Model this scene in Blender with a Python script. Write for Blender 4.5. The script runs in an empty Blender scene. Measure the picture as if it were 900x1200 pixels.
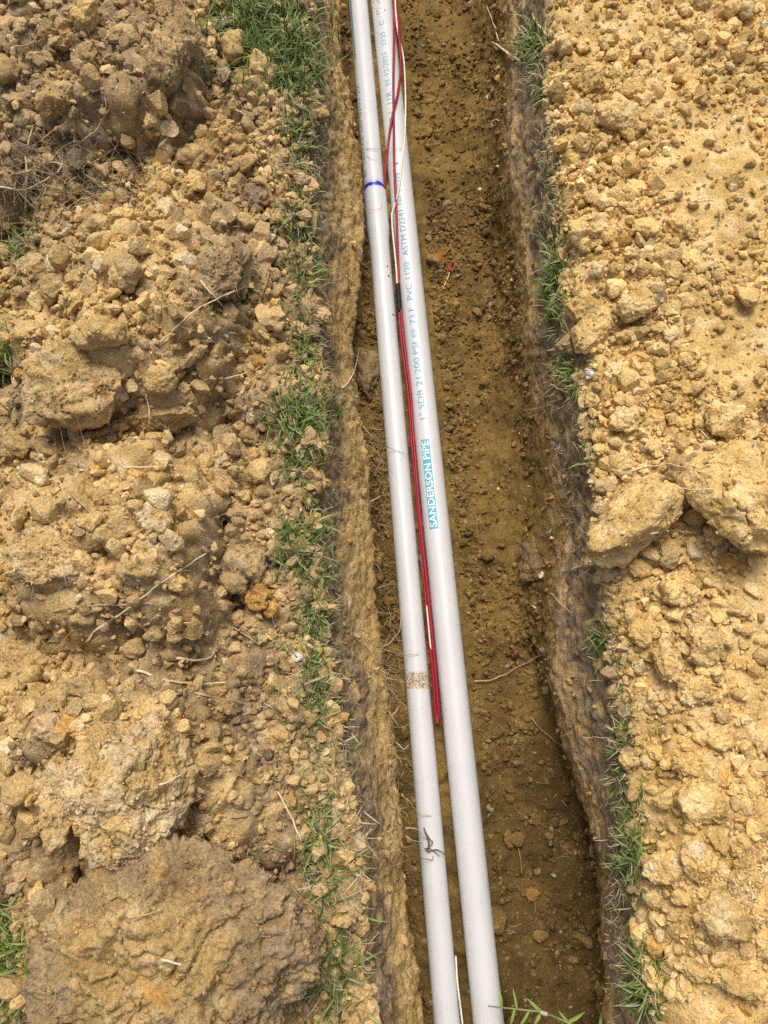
import bpy, bmesh, math, random
import numpy as np
from mathutils import Vector, Matrix
from mathutils.bvhtree import BVHTree

random.seed(7)
RNG = np.random.default_rng(7)
SC = bpy.context.scene
COL = SC.collection

# ------------------------------------------------------------------ camera, sky, sun, exposure
CAM_H = 0.95
PITCH = math.radians(16.0)
FOC = 904.0                                   # focal length in pixels of a 900 x 1200 picture
cam = bpy.data.cameras.new('camera')
cam.sensor_fit = 'VERTICAL'
cam.sensor_height = 34.6
cam.lens = 34.6 * FOC / 1200.0
cam.clip_start = 0.01
cam.clip_end = 500.0
cam_o = bpy.data.objects.new('camera', cam)
cam_o.location = (0, 0, CAM_H)
cam_o.rotation_euler = (PITCH, 0, 0)
COL.objects.link(cam_o)
SC.camera = cam_o

SUN_EL = math.radians(65)
SUN_AZ = math.radians(-8)                    # compass style, 0 = +Y, negative = towards -X
world = bpy.data.worlds.new('World')
SC.world = world
world.use_nodes = True
wn = world.node_tree
bg = wn.nodes['Background']
sky = wn.nodes.new('ShaderNodeTexSky')
sky.sky_type = 'NISHITA'
sky.sun_disc = False
sky.sun_elevation = SUN_EL
sky.sun_rotation = SUN_AZ
sky.air_density = 1.0
sky.dust_density = 6.0
sky.ozone_density = 0.6
wn.links.new(sky.outputs[0], bg.inputs[0])
bg.inputs[1].default_value = 0.11

sun = bpy.data.lights.new('sun', 'SUN')
sun.energy = 2.1
sun.angle = math.radians(24)
sun.color = (1.0, 0.95, 0.87)
sun_o = bpy.data.objects.new('sun', sun)
sd = Vector((math.sin(SUN_AZ) * math.cos(SUN_EL), math.cos(SUN_AZ) * math.cos(SUN_EL), math.sin(SUN_EL)))
sun_o.rotation_euler = sd.to_track_quat('Z', 'Y').to_euler()
sun_o.location = sd * 5
COL.objects.link(sun_o)

SC.view_settings.view_transform = 'Standard'
SC.view_settings.look = 'None'
SC.view_settings.exposure = 0.22
SC.view_settings.gamma = 1.0
SC.cycles.max_bounces = 6
SC.cycles.use_denoising = False
SC.cycles.diffuse_bounces = 4

# ------------------------------------------------------------------ pixel <-> place
CP, SP = math.cos(PITCH), math.sin(PITCH)
CAM = np.array([0, 0, CAM_H])

def ray(px, py):
    dx = (np.asarray(px, float) - 450) / FOC
    dy = (600 - np.asarray(py, float)) / FOC
    return np.stack([dx, dy * CP + SP, dy * SP - CP], -1)

def at(px, py, z):                            # the point of height z that lies under a pixel
    d = ray(px, py)
    t = (z - CAM_H) / d[..., 2]
    return CAM + d * t[..., None]

def proj(P):
    P = np.asarray(P, float)
    x, y, z = P[..., 0], P[..., 1], P[..., 2] - CAM_H
    dep = np.maximum(y * SP - z * CP, 0.02)
    yy = y * CP + z * SP
    return 450 + FOC * x / dep, 600 - FOC * yy / dep, dep

# ------------------------------------------------------------------ noise
PERM = np.concatenate([RNG.permutation(256)] * 3).astype(np.int32)
_g = RNG.normal(size=(256, 3))
GRAD = (_g / np.linalg.norm(_g, axis=1)[:, None]).astype(np.float32)

def perlin(P, seed=0.0):
    P = np.asarray(P, np.float32) + np.float32(seed * 17.31 + 100.5)
    i = np.floor(P).astype(np.int32)
    f = P - i
    u = f * f * f * (f * (f * 6 - 15) + 10)
    i &= 255
    out = 0
    for cx in (0, 1):
        for cy in (0, 1):
            for cz in (0, 1):
                h = PERM[PERM[PERM[i[:, 0] + cx] + i[:, 1] + cy] + i[:, 2] + cz]
                g = GRAD[h]
                d = g[:, 0] * (f[:, 0] - cx) + g[:, 1] * (f[:, 1] - cy) + g[:, 2] * (f[:, 2] - cz)
                w = (u[:, 0] if cx else 1 - u[:, 0]) * (u[:, 1] if cy else 1 - u[:, 1]) * (u[:, 2] if cz else 1 - u[:, 2])
                out = out + w * d
    return out * 1.6

def fbm(P, octaves=4, seed=0.0, gain=0.5):
    s, a = 0, 1.0
    P = np.asarray(P, np.float32)
    for o in range(octaves):
        s = s + a * perlin(P * 2.03 ** o, seed + o * 3.7)
        a *= gain
    return s

def _hash(a, b, c, k):
    h = (a.astype(np.uint32) * np.uint32(73856093)) ^ (b.astype(np.uint32) * np.uint32(19349663)) ^ (c.astype(np.uint32) * np.uint32(83492791)) ^ np.uint32(k * 2654435761 & 0xffffffff)
    h ^= h >> np.uint32(13); h = h * np.uint32(1274126177); h ^= h >> np.uint32(16)
    h = h * np.uint32(2246822519); h ^= h >> np.uint32(13)
    return (h & np.uint32(0xffffff)).astype(np.float32) / np.float32(0xffffff)

def lumps(P, s, seed=0, keep=0.8, three=False):
    """Packed rounded lumps, one to a cell of size s: height 0..1 (in lump radii)."""
    P = np.asarray(P, np.float32) / np.float32(s)
    i = np.floor(P).astype(np.int32)
    best = np.zeros(len(P), np.float32)
    zs = (-1, 0, 1) if three else (0,)
    for ox in (-1, 0, 1):
        for oy in (-1, 0, 1):
            for oz in zs:
                a, b = i[:, 0] + ox, i[:, 1] + oy
                c = (i[:, 2] + oz) if three else np.zeros_like(a)
                dx = P[:, 0] - a - _hash(a, b, c, seed + 1); dy = P[:, 1] - b - _hash(a, b, c, seed + 2)
                q = _hash(a, b, c, seed + 4); R = 0.34 + 0.44 * q
                th = _hash(a, b, c, seed + 6) * 6.283; ct, st = np.cos(th), np.sin(th)
                u, v = np.abs(ct * dx + st * dy), np.abs(ct * dy - st * dx) * (1.0 + 0.5 * _hash(a, b, c, seed + 7))
                if three:
                    w = np.abs(P[:, 2] - c - _hash(a, b, c, seed + 3))
                    d = (u ** 3 + v ** 3 + w ** 3) ** (1 / 3)
                    tilt = 0
                else:
                    d = (u ** 2.6 + v ** 2.6) ** (1 / 2.6)
                    tilt = (ct * dx * (_hash(a, b, c, seed + 8) - 0.5) + st * dy * (_hash(a, b, c, seed + 9) - 0.5)) * 1.6
                e = np.maximum(0, 1 - d / R)
                hh = np.minimum(np.sqrt(e * 1.25), 0.80 + 0.12 * e) * R + np.where(e > 0, tilt * np.minimum(1, e * 4), 0)
                hh = np.where(_hash(a, b, c, seed + 5) < keep, np.maximum(hh, 0), 0)
                best = np.maximum(best, hh)
    return best

def sstep(a, b, x):
    t = np.clip((x - a) / (b - a), 0, 1)
    return t * t * (3 - 2 * t)

# ------------------------------------------------------------------ materials
def _nodes(name):
    m = bpy.data.materials.new(name)
    m.use_nodes = True
    nt = m.node_tree
    b = nt.nodes['Principled BSDF']
    return m, nt, b

def _math(nt, op, a, b=None, clamp=False):
    n = nt.nodes.new('ShaderNodeMath'); n.operation = op; n.use_clamp = clamp
    for k, v in enumerate((a, b)):
        if v is None: continue
        if isinstance(v, (int, float)): n.inputs[k].default_value = v
        else: nt.links.new(v, n.inputs[k])
    return n.outputs[0]

def _mix(nt, fac, a, b, blend='MIX'):
    n = nt.nodes.new('ShaderNodeMix'); n.data_type = 'RGBA'; n.blend_type = blend
    for s, v in ((n.inputs[0], fac), (n.inputs[6], a), (n.inputs[7], b)):
        if isinstance(v, (int, float)): s.default_value = v
        elif isinstance(v, tuple): s.default_value = (*v, 1)
        else: nt.links.new(v, s)
    return n.outputs[2]

def _noise(nt, vec, scale, detail=3, rough=0.6):
    n = nt.nodes.new('ShaderNodeTexNoise'); n.inputs['Scale'].default_value = scale
    n.inputs['Detail'].default_value = detail; n.inputs['Roughness'].default_value = rough
    nt.links.new(vec, n.inputs['Vector'])
    return n.outputs['Fac']

def _ramp(nt, v, lo, hi, a=0.0, b=1.0):
    n = nt.nodes.new('ShaderNodeMapRange'); n.interpolation_type = 'SMOOTHSTEP'
    n.inputs[1].default_value = lo; n.inputs[2].default_value = hi
    n.inputs[3].default_value = a; n.inputs[4].default_value = b
    nt.links.new(v, n.inputs[0])
    return n.outputs[0]

def soil_material(name, source):
    m, nt, b = _nodes(name)
    if source == 'attr':
        s = nt.nodes.new('ShaderNodeAttribute'); s.attribute_name = 'soil_colour'; col = s.outputs['Color']
    else:
        s = nt.nodes.new('ShaderNodeObjectInfo'); col = s.outputs['Color']
    tc = nt.nodes.new('ShaderNodeNewGeometry') if source == 'attr' else nt.nodes.new('ShaderNodeTexCoord')
    vec = tc.outputs['Position'] if source == 'attr' else tc.outputs['Object']
    if source != 'attr':
        sca = nt.nodes.new('ShaderNodeVectorMath'); sca.operation = 'SCALE'; sca.inputs['Scale'].default_value = 0.01
        nt.links.new(vec, sca.inputs[0])
        add = nt.nodes.new('ShaderNodeVectorMath'); add.operation = 'ADD'
        nt.links.new(sca.outputs[0], add.inputs[0]); nt.links.new(s.outputs['Location'], add.inputs[1]); vec = add.outputs[0]
    n1 = _noise(nt, vec, 55, 4, 0.65)
    n2 = _noise(nt, vec, 420, 3, 0.7)
    n3 = _noise(nt, vec, 130, 3, 0.6)
    v = _math(nt, 'MULTIPLY', _ramp(nt, n1, 0.3, 0.72, 0.88, 1.16), _ramp(nt, n2, 0.28, 0.72, 0.74, 1.30))
    grey = nt.nodes.new('ShaderNodeCombineColor')
    for k in range(3): nt.links.new(v, grey.inputs[k])
    c = _mix(nt, 1.0, col, grey.outputs[0], 'MULTIPLY')
    pale = _mix(nt, 0.5, c, (0.60, 0.50, 0.34))
    c = _mix(nt, _ramp(nt, n3, 0.60, 0.74, 0, 0.55), c, pale)
    dark = _mix(nt, 0.6, c, (0.10, 0.07, 0.04))
    c = _mix(nt, _ramp(nt, _noise(nt, vec, 240, 2, 0.5), 0.34, 0.26, 0, 0.7), c, dark)
    nt.links.new(c, b.inputs['Base Color'])
    b.inputs['Roughness'].default_value = 0.93
    b.inputs['Specular IOR Level'].default_value = 0.18
    vo = nt.nodes.new('ShaderNodeTexVoronoi'); vo.inputs['Scale'].default_value = 300
    nt.links.new(vec, vo.inputs['Vector'])
    h = _math(nt, 'ADD', _math(nt, 'MULTIPLY', n2, 0.9), _math(nt, 'MULTIPLY', vo.outputs['Distance'], -0.5))
    h = _math(nt, 'ADD', h, _math(nt, 'MULTIPLY', _noise(nt, vec, 900, 2, 0.7), 0.5))
    bp = nt.nodes.new('ShaderNodeBump'); bp.inputs['Strength'].default_value = 0.7; bp.inputs['Distance'].default_value = 0.0022
    nt.links.new(h, bp.inputs['Height']); nt.links.new(bp.outputs[0], b.inputs['Normal'])
    return m

M_SOIL = soil_material('crumbly_soil', 'attr')
M_CLOD = soil_material('clod_soil', 'object')

def simple(name, col, rough=0.6, spec=0.4, var=0.0, scale=60, metallic=0.0):
    m, nt, b = _nodes(name)
    b.inputs['Roughness'].default_value = rough
    b.inputs['Specular IOR Level'].default_value = spec
    b.inputs['Metallic'].default_value = metallic
    if var:
        g = nt.nodes.new('ShaderNodeNewGeometry')
        f = _noise(nt, g.outputs['Position'], scale, 3)
        c = _mix(nt, _ramp(nt, f, 0.3, 0.7), tuple(x * (1 - var) for x in col), tuple(min(1, x * (1 + var)) for x in col))
        nt.links.new(c, b.inputs['Base Color'])
    else:
        b.inputs['Base Color'].default_value = (*col, 1)
    return m

def attr_material(name, attr, rough=0.55, spec=0.3, trans=0.0):
    m, nt, b = _nodes(name)
    s = nt.nodes.new('ShaderNodeAttribute'); s.attribute_name = attr
    nt.links.new(s.outputs['Color'], b.inputs['Base Color'])
    b.inputs['Roughness'].default_value = rough
    b.inputs['Specular IOR Level'].default_value = spec
    return m

M_GRASS = attr_material('grass_blade', 'blade_colour', 0.45, 0.4)
M_ROOT = simple('dry_root', (0.44, 0.33, 0.19), 0.8, 0.2, 0.35, 90)
M_ROOT_PALE = simple('pale_root', (0.66, 0.55, 0.36), 0.75, 0.25, 0.2, 90)
M_ROOT_DARK = simple('brown_root', (0.16, 0.10, 0.055), 0.85, 0.2, 0.3, 90)
M_RED = simple('red_insulation', (0.29, 0.007, 0.02), 0.42, 0.3, 0.12, 40)
M_WHITE_WIRE = simple('white_insulation', (0.78, 0.70, 0.58), 0.4, 0.45, 0.08, 60)
M_BLACK = simple('black_tape', (0.010, 0.010, 0.011), 0.6, 0.25, 0.2, 80)
M_COPPER = simple('copper_strand', (0.72, 0.42, 0.20), 0.35, 0.5, metallic=0.8)
M_PRINT = simple('cyan_print', (0.085, 0.38, 0.54), 0.5, 0.3, 0.35, 500)
M_PRINT_DULL = simple('faded_print', (0.16, 0.30, 0.38), 0.5, 0.3, 0.4, 500)
M_PRINT_BOX = simple('cyan_print_box', (0.10, 0.43, 0.58), 0.5, 0.3, 0.25, 500)
M_KNOCK = simple('print_gap_white', (0.80, 0.80, 0.79), 0.45, 0.4, 0.02, 50)

def pipe_material(name, bands=()):
    """White PVC; bands = (kind, position along the pipe, half width) stains in the pipe's own coordinates."""
    m, nt, b = _nodes(name)
    tc = nt.nodes.new('ShaderNodeTexCoord')
    vec = tc.outputs['Object']
    sx = nt.nodes.new('ShaderNodeSeparateXYZ'); nt.links.new(vec, sx.inputs[0])
    y = sx.outputs[1]
    c = _mix(nt, _ramp(nt, _noise(nt, vec, 18, 4), 0.3, 0.7), (0.605, 0.615, 0.62), (0.645, 0.652, 0.655))
    # dust specks and faint scuffs
    sp = _noise(nt, vec, 330, 2, 0.5)
    c = _mix(nt, _ramp(nt, sp, 0.73, 0.80, 0, 0.35), c, (0.45, 0.34, 0.2))
    st = nt.nodes.new('ShaderNodeMapping'); st.inputs['Scale'].default_value = (160, 9, 160)
    nt.links.new(vec, st.inputs[0])
    c = _mix(nt, _ramp(nt, _noise(nt, st.outputs[0], 1.0, 3), 0.64, 0.76, 0, 0.22), c, (0.5, 0.47, 0.42))
    for kind, pos, half in bands:
        d = _math(nt, 'ABSOLUTE', _math(nt, 'SUBTRACT', y, pos))
        if kind == 'dirt':
            wob = _math(nt, 'MULTIPLY', _math(nt, 'SUBTRACT', _noise(nt, vec, 120, 2), 0.5), half * 0.8)
            inside = _ramp(nt, _math(nt, 'ADD', d, wob), half, half * 0.8)
            f = _math(nt, 'MULTIPLY', inside, _ramp(nt, _noise(nt, vec, 340, 2, 0.6), 0.44, 0.56, 0.12, 0.95))
            c = _mix(nt, f, c, (0.50, 0.35, 0.21))
            f2 = _math(nt, 'MULTIPLY', inside, _ramp(nt, _noise(nt, vec, 420, 1, 0.5), 0.62, 0.68, 0, 0.9))
            c = _mix(nt, f2, c, (0.10, 0.07, 0.05))
        elif kind == 'ink':
            wob = _math(nt, 'MULTIPLY', _math(nt, 'SUBTRACT', _noise(nt, vec, 190, 3, 0.7), 0.5), half * 2.2)
            e = _math(nt, 'ADD', d, wob)
            c = _mix(nt, _ramp(nt, e, half * 2.6, half * 1.0, 0, 0.45), c, (0.35, 0.33, 0.72))
            c = _mix(nt, _ramp(nt, e, half * 0.9, half * 0.45), c, (0.02, 0.035, 0.36))
    nt.links.new(c, b.inputs['Base Color'])
    b.inputs['Roughness'].default_value = 0.34
    b.inputs['Specular IOR Level'].default_value = 0.42
    return m

# ------------------------------------------------------------------ object helpers
def tag(o, label=None, cat=None, group=None, kind=None):
    if label: o['label'] = label
    if cat: o['category'] = cat
    if group: o['group'] = group
    if kind: o['kind'] = kind
    return o

def obj(name, me, parent=None):
    o = bpy.data.objects.new(name, me)
    COL.objects.link(o)
    if parent is not None: o.parent = parent
    return o

def empty(name, loc=(0, 0, 0)):
    o = bpy.data.objects.new(name, None)
    o.empty_display_size = 0.02
    o.location = loc
    COL.objects.link(o)
    return o

def mesh_np(name, V, F, mat, attrs=None, smooth=True):
    """V (n,3), F (m,k) faces all of k corners."""
    me = bpy.data.meshes.new(name)
    V = np.ascontiguousarray(V, np.float32); F = np.ascontiguousarray(F, np.int32)
    m, k = F.shape
    me.vertices.add(len(V)); me.vertices.foreach_set('co', V.ravel())
    me.loops.add(m * k); me.loops.foreach_set('vertex_index', F.ravel())
    me.polygons.add(m)
    me.polygons.foreach_set('loop_start', np.arange(0, m * k, k, dtype=np.int32))
    me.polygons.foreach_set('loop_total', np.full(m, k, np.int32))
    me.polygons.foreach_set('use_smooth', np.full(m, smooth, bool))
    for nm, C in (attrs or {}).items():
        a = me.attributes.new(nm, 'FLOAT_COLOR', 'POINT')
        rgba = np.ones((len(V), 4), np.float32); rgba[:, :3] = C
        a.data.foreach_set('color', rgba.ravel())
    me.update(calc_edges=True)
    me.materials.append(mat)
    return me

_ICO = {}
def ico(sub):
    if sub == 0 and sub not in _ICO:
        _ICO[0] = (np.array([[1, 0, 0], [-1, 0, 0], [0, 1, 0], [0, -1, 0], [0, 0, 1], [0, 0, -1]], np.float32),
                   np.array([[0, 2, 4], [2, 1, 4], [1, 3, 4], [3, 0, 4], [2, 0, 5], [1, 2, 5], [3, 1, 5], [0, 3, 5]], np.int32))
    if sub not in _ICO:
        bm = bmesh.new()
        bmesh.ops.create_icosphere(bm, subdivisions=sub, radius=1.0)
        V = np.array([v.co[:] for v in bm.verts], np.float32)
        F = np.array([[v.index for v in f.verts] for f in bm.faces], np.int32)
        bm.free()
        _ICO[sub] = (V, F)
    return _ICO[sub]

def spline(P, n):
    """Catmull-Rom through the rows of P, n samples."""
    P = np.asarray(P, float)
    if len(P) == 2:
        t = np.linspace(0, 1, n)[:, None]
        return P[0] * (1 - t) + P[1] * t
    Q = np.vstack([2 * P[0] - P[1], P, 2 * P[-1] - P[-2]])
    t = np.linspace(0, len(P) - 1 - 1e-6, n)
    i = t.astype(int); f = (t - i)[:, None]
    a, b, c, d = Q[i], Q[i + 1], Q[i + 2], Q[i + 3]
    return 0.5 * (2 * b + (c - a) * f + (2 * a - 5 * b + 4 * c - d) * f ** 2 + (3 * b - a - 3 * c + d) * f ** 3)

def tube_arrays(P, r, sides=6, taper=0.0, base=0):
    P = np.asarray(P, float); n = len(P)
    T = np.gradient(P, axis=0); T /= np.linalg.norm(T, axis=1)[:, None] + 1e-12
    up = np.array([0, 0, 1.0])
    A = np.cross(T, up); L = np.linalg.norm(A, axis=1)
    A[L < 1e-3] = (1, 0, 0); A /= np.linalg.norm(A, axis=1)[:, None]
    B = np.cross(A, T)
    rr = r * (1 - taper * np.linspace(0, 1, n)) if np.isscalar(r) else np.asarray(r)
    ang = np.arange(sides) * 2 * math.pi / sides
    V = P[:, None] + rr[:, None, None] * (A[:, None] * np.cos(ang)[None, :, None] + B[:, None] * np.sin(ang)[None, :, None])
    V = V.reshape(-1, 3)
    i = np.arange(n - 1)[:, None] * sides; k = np.arange(sides)[None]; k2 = (k + 1) % sides
    F = np.stack([i + k, i + k2, i + sides + k2, i + sides + k], -1).reshape(-1, 4)
    c0, c1 = len(V), len(V) + 1
    V = np.vstack([V, P[:1], P[-1:]])
    k = k.ravel(); k2 = k2.ravel(); e = (n - 1) * sides
    F = np.vstack([F, np.stack([k2, k, np.full(sides, c0), np.full(sides, c0)], -1)[:, :4], np.stack([e + k, e + k2, np.full(sides, c1), np.full(sides, c1)], -1)])
    return V, F + base

def tube_mesh(name, P, r, mat, sides=8, taper=0.0):
    V, F = tube_arrays(P, r, sides, taper)
    me = bpy.data.meshes.new(name)
    faces = [tuple(dict.fromkeys(f)) for f in F.tolist()]
    me.from_pydata(V.tolist(), [], faces)
    me.polygons.foreach_set('use_smooth', np.ones(len(faces), bool))
    me.materials.append(mat)
    me.update()
    return me

# ------------------------------------------------------------------ the ground sheet: left bank, wall, trench floor, wall, right bank
GZ = 0.20
def curve(pts, z):
    p = np.array(pts, float)
    W = at(p[:, 0], p[:, 1], z)
    o = np.argsort(W[:, 1]); X, Y = W[o, 0], W[o, 1]
    sl0 = (X[-1] - X[0]) / (Y[-1] - Y[0])
    def f(y):
        r = np.interp(y, Y, X)
        r = np.where(y < Y[0], X[0] + (y - Y[0]) * sl0, r)
        return np.where(y > Y[-1], X[-1] + (y - Y[-1]) * sl0, r)
    return f
Z_LL, Z_RL = 0.085, 0.115
LE = curve([(363, 0), (370, 60), (368, 130), (358, 200), (360, 280), (368, 360), (376, 440), (380, 520), (370, 600), (376, 700), (388, 800), (398, 880), (415, 960), (422, 1040), (425, 1120), (430, 1200)], GZ)
LL = curve([(398, 0), (400, 70), (412, 120), (424, 200), (427, 260), (420, 340), (412, 400), (420, 460), (432, 540), (436, 620), (440, 700), (450, 780), (460, 850), (468, 920), (472, 1000), (478, 1060), (488, 1130), (498, 1200)], Z_LL)
LF = curve([(372, 0), (376, 70), (384, 120), (392, 200), (394, 260), (388, 340), (384, 400), (392, 460), (400, 540), (402, 620), (404, 700), (412, 780), (418, 850), (424, 920), (428, 1000), (432, 1060), (440, 1130), (448, 1200)], 0.0)
RF = curve([(548, 0), (552, 100), (556, 200), (566, 260), (575, 330), (578, 400), (574, 470), (568, 560), (572, 650), (606, 720), (636, 800), (668, 880), (700, 960), (718, 1050), (718, 1100), (712, 1200)], 0.004)
RL = curve([(598, 0), (602, 60), (600, 130), (598, 200), (612, 260), (620, 330), (624, 400), (640, 470), (658, 560), (662, 640), (652, 720), (652, 800), (670, 880), (698, 960), (710, 1030), (712, 1100), (714, 1200)], Z_RL)
RE = curve([(636, 0), (640, 80), (642, 150), (648, 250), (658, 340), (670, 420), (688, 540), (698, 620), (706, 720), (718, 800), (732, 900), (742, 960), (744, 1050), (750, 1120), (764, 1200)], GZ)

STEP = 0.0025
def grow(n, first, ratio):
    return np.cumsum(first * ratio ** np.arange(n))
rows = np.arange(-0.40, 1.10, STEP)
rows = np.concatenate([rows[0] - grow(26, 0.004, 1.33)[::-1], rows, rows[-1] + grow(26, 0.004, 1.33)])
NR = len(rows)
lg = np.arange(0, 0.50, STEP); lg = np.concatenate([lg, lg[-1] + grow(26, 0.004, 1.33)])[::-1]
rg = np.arange(0, 0.42, STEP); rg = np.concatenate([rg, rg[-1] + grow(26, 0.004, 1.33)])
nW1, nW2, nFl, nV1, nV2 = 64, 34, 100, 60, 52
lx, llx, lfx, rfx, rlx, rx = (f(rows)[:, None] for f in (LE, LL, LF, RF, RL, RE))
def seg(n): return (np.arange(1, n + 1) / n)[None]
cols_x, cols_z, zone = [], [], []
def add(x, z, k):
    cols_x.append(x); cols_z.append(np.broadcast_to(z, x.shape)); zone.extend([k] * x.shape[1])
add(lx - lg[None], GZ, 0)
s = seg(nW1); add(lx + (llx - lx) * (0.45 * s + 0.55 * s ** 1.5), GZ + (Z_LL - GZ) * s, 1)
s = seg(nW2); add(llx + (lfx - llx) * s, Z_LL * (1 - s), 1)
s = seg(nFl); add(lfx + (rfx - lfx) * s, 0.0035 + 0.0125 * (np.abs(s * 2 - 1) ** 2.2) * np.ones_like(lx), 2)
s = seg(nV1); add(rfx + (rlx - rfx) * (1 - (1 - s) ** 1.9), 0.016 + (Z_RL - 0.016) * s ** 1.25, 3)
s = seg(nV2); add(rlx + (rx - rlx) * s ** 0.8, Z_RL + (GZ - Z_RL) * (0.35 * s + 0.65 * s ** 1.6), 3)
add(rx + rg[None, 1:], GZ, 4)
X = np.concatenate(cols_x, 1); Z = np.concatenate(cols_z, 1); zone = np.array(zone); NC = X.shape[1]
Y = np.broadcast_to(rows[:, None], X.shape).copy()
for _ in range(3):                            # round the lips and the foot of the walls
    for A in (X, Z):
        A[:, 1:-1] = 0.25 * A[:, :-2] + 0.5 * A[:, 1:-1] + 0.25 * A[:, 2:]
S = np.stack([X, Y, Z], -1).reshape(-1, 3)
zoneV = np.broadcast_to(zone[None], (NR, NC)).ravel()
arc = np.broadcast_to(np.concatenate([[0], np.cumsum(np.linalg.norm(np.diff(np.stack([X[NR // 2], Z[NR // 2]], -1), axis=0), axis=1))])[None], (NR, NC)).ravel()
UV = np.stack([arc, S[:, 1], np.zeros_like(arc)], -1)
far = np.maximum(np.abs(S[:, 0]) - 0.55, 0) + np.maximum(S[:, 1] - 1.1, 0) + np.maximum(-0.45 - S[:, 1], 0)
near = (far < 0.05)

# mounds of dug-out soil, as (centre, radii) in the picture and height
MOUNDS = [(95, 70, 165, 150, .060), (190, 95, 62, 120, .045), (55, 185, 120, 55, .02), (175, 360, 165, 150, .075), (95, 450, 95, 95, .035),
          (120, 640, 175, 165, .085), (215, 660, 60, 125, .035), (135, 870, 190, 150, .085), (150, 915, 120, 105, .03),
          (195, 1115, 190, 150, .075), (330, 700, 60, 500, .006)]
RMOUNDS = [(860, 300, 230, 420, .035), (880, 700, 190, 400, .030), (850, 1050, 170, 260, .035), (700, 280, 60, 80, .012), (690, 400, 50, 60, .012),
           (800, 20, 160, 60, .012), (800, 490, 120, 60, .012), (870, 45, 60, 40, .01)]
def bank(px, py, wob, left):
    h = np.zeros_like(px)
    for cx, cy, rx_, ry_, hh in (MOUNDS if left else RMOUNDS):
        r = np.sqrt(((px - cx) / rx_) ** 2 + ((py - cy) / ry_) ** 2) + wob
        t = sstep(0.0, 1.0, np.clip((1.04 - r) / (0.78 if left else 0.9), 0, 1))
        h = np.maximum(h, hh * t) + 0.35 * np.minimum(h, hh * t)
    return h
PITS = [(235, 507, 62, 20, .045), (105, 1030, 50, 26, .04), (225, 1022, 40, 20, .045), (268, 345, 26, 26, .035), (20, 283, 50, 34, .035), (6, 450, 26, 50, .05), (10, 1100, 40, 110, .03),
        (262, 610, 16, 60, .025), (140, 100, 30, 16, .02), (280, 700, 18, 50, .02), (110, 650, 60, 12, .015), (75, 690, 40, 14, .02)]
def pits(px, py, wob):
    o = np.zeros_like(px)
    for cx, cy, a, b_, v in PITS:
        o = np.maximum(o, v * sstep(1.2, 0.3, np.sqrt(((px - cx) / a) ** 2 + ((py - cy) / b_) ** 2) + wob))
    return o
wob = (fbm(S * 14, 3, 1.0) * 0.17).astype(float)
for k, left in ((0, True), (4, False)):
    i = np.where((zoneV == k) & near)[0]
    P = S[i].copy(); w = wob[i]
    for it in range(5):
        px, py, _ = proj(P)
        h = bank(px, py, w, left)
        edge = np.abs(P[:, 0] - (LE(P[:, 1]) if left else RE(P[:, 1])))
        h = h * sstep(0.0, 0.035, edge) + 0.010 * sstep(0.0, 0.02, edge)
        h = h - pits(px, py, w) * left
        P[:, 2] = 0.5 * P[:, 2] + 0.5 * (GZ + h) if it else GZ + 0.6 * h
    P[:, 2] = GZ + h
    S[i] = P
# out of the picture the banks go on as low heaps, then open lawn
i = np.where(~near & ((zoneV == 0) | (zoneV == 4)))[0]
S[i, 2] = GZ + 0.02 * np.clip(1 - far[i] * 2.5, 0, 1) + 0.008 * perlin(S[i] * 6, 4)

def normals(G):
    du = np.gradient(G, axis=1); dv = np.gradient(G, axis=0)
    n = np.cross(du, dv)
    return n / (np.linalg.norm(n, axis=-1, keepdims=True) + 1e-12)
N = normals(S.reshape(NR, NC, 3)).reshape(-1, 3)
px, py, _ = proj(S)
# smooth, walked-on sand and crumb-free places
def blobs(px, py, L):
    o = np.zeros_like(px)
    for cx, cy, a, b_, v in L:
        o = np.maximum(o, v * sstep(1.15, 0.55, np.sqrt(((px - cx) / a) ** 2 + ((py - cy) / b_) ** 2)))
    return o
nz1 = fbm(S * 9, 3, 2.0)
SMOOTH = blobs(px + nz1 * 30, py + nz1 * 30, [(848, 200, 95, 120, 1), (885, 745, 40, 115, 1), (715, 30, 90, 45, .85), (868, 400, 60, 75, .95), (830, 1190, 60, 40, .8), (780, 120, 30, 70, .7), (700, 100, 40, 60, .5),
                                              (240, 650, 30, 70, .4), (290, 1080, 60, 100, .5), (140, 1100, 110, 90, .3), (540, 180, 60, 90, .6), (545, 30, 50, 40, .7), (600, 560, 50, 120, .6), (640, 860, 40, 60, .6), (600, 1130, 60, 50, .5)])
TOPSOIL = blobs(px + nz1 * 25, py + nz1 * 25, [(55, 190, 130, 66, 1), (90, 70, 160, 110, .72), (218, 75, 26, 95, .75), (250, 650, 36, 120, .6), (285, 870, 45, 100, .85), (310, 1060, 75, 160, .85), (60, 1030, 50, 80, .6), (292, 235, 28, 24, .8),
                                               (255, 330, 50, 60, .5), (235, 505, 70, 28, .5), (300, 620, 50, 60, .3), (350, 620, 30, 620, .45), (10, 450, 40, 60, .8), (10, 1100, 40, 120, .7), (300, 770, 60, 60, .7), (20, 290, 60, 45, .9)])
TOPSOIL[(zoneV != 0)] = 0
cidx = np.arange(NC)
w1 = np.where(zone == 1)[0]; w3 = np.where(zone == 3)[0]; fl = np.where(zone == 2)[0]
depth_z = S[:, 2]
lw = zoneV == 1; rw = zoneV == 3; fz = zoneV == 2
TOPSOIL[lw] = (sstep(0.108, 0.165, depth_z[lw] + nz1[lw] * 0.026) * 0.88)
TOPSOIL[rw] = (sstep(0.088, 0.135, depth_z[rw] + nz1[rw] * 0.022) * 0.9)
rb = zoneV == 4
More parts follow.
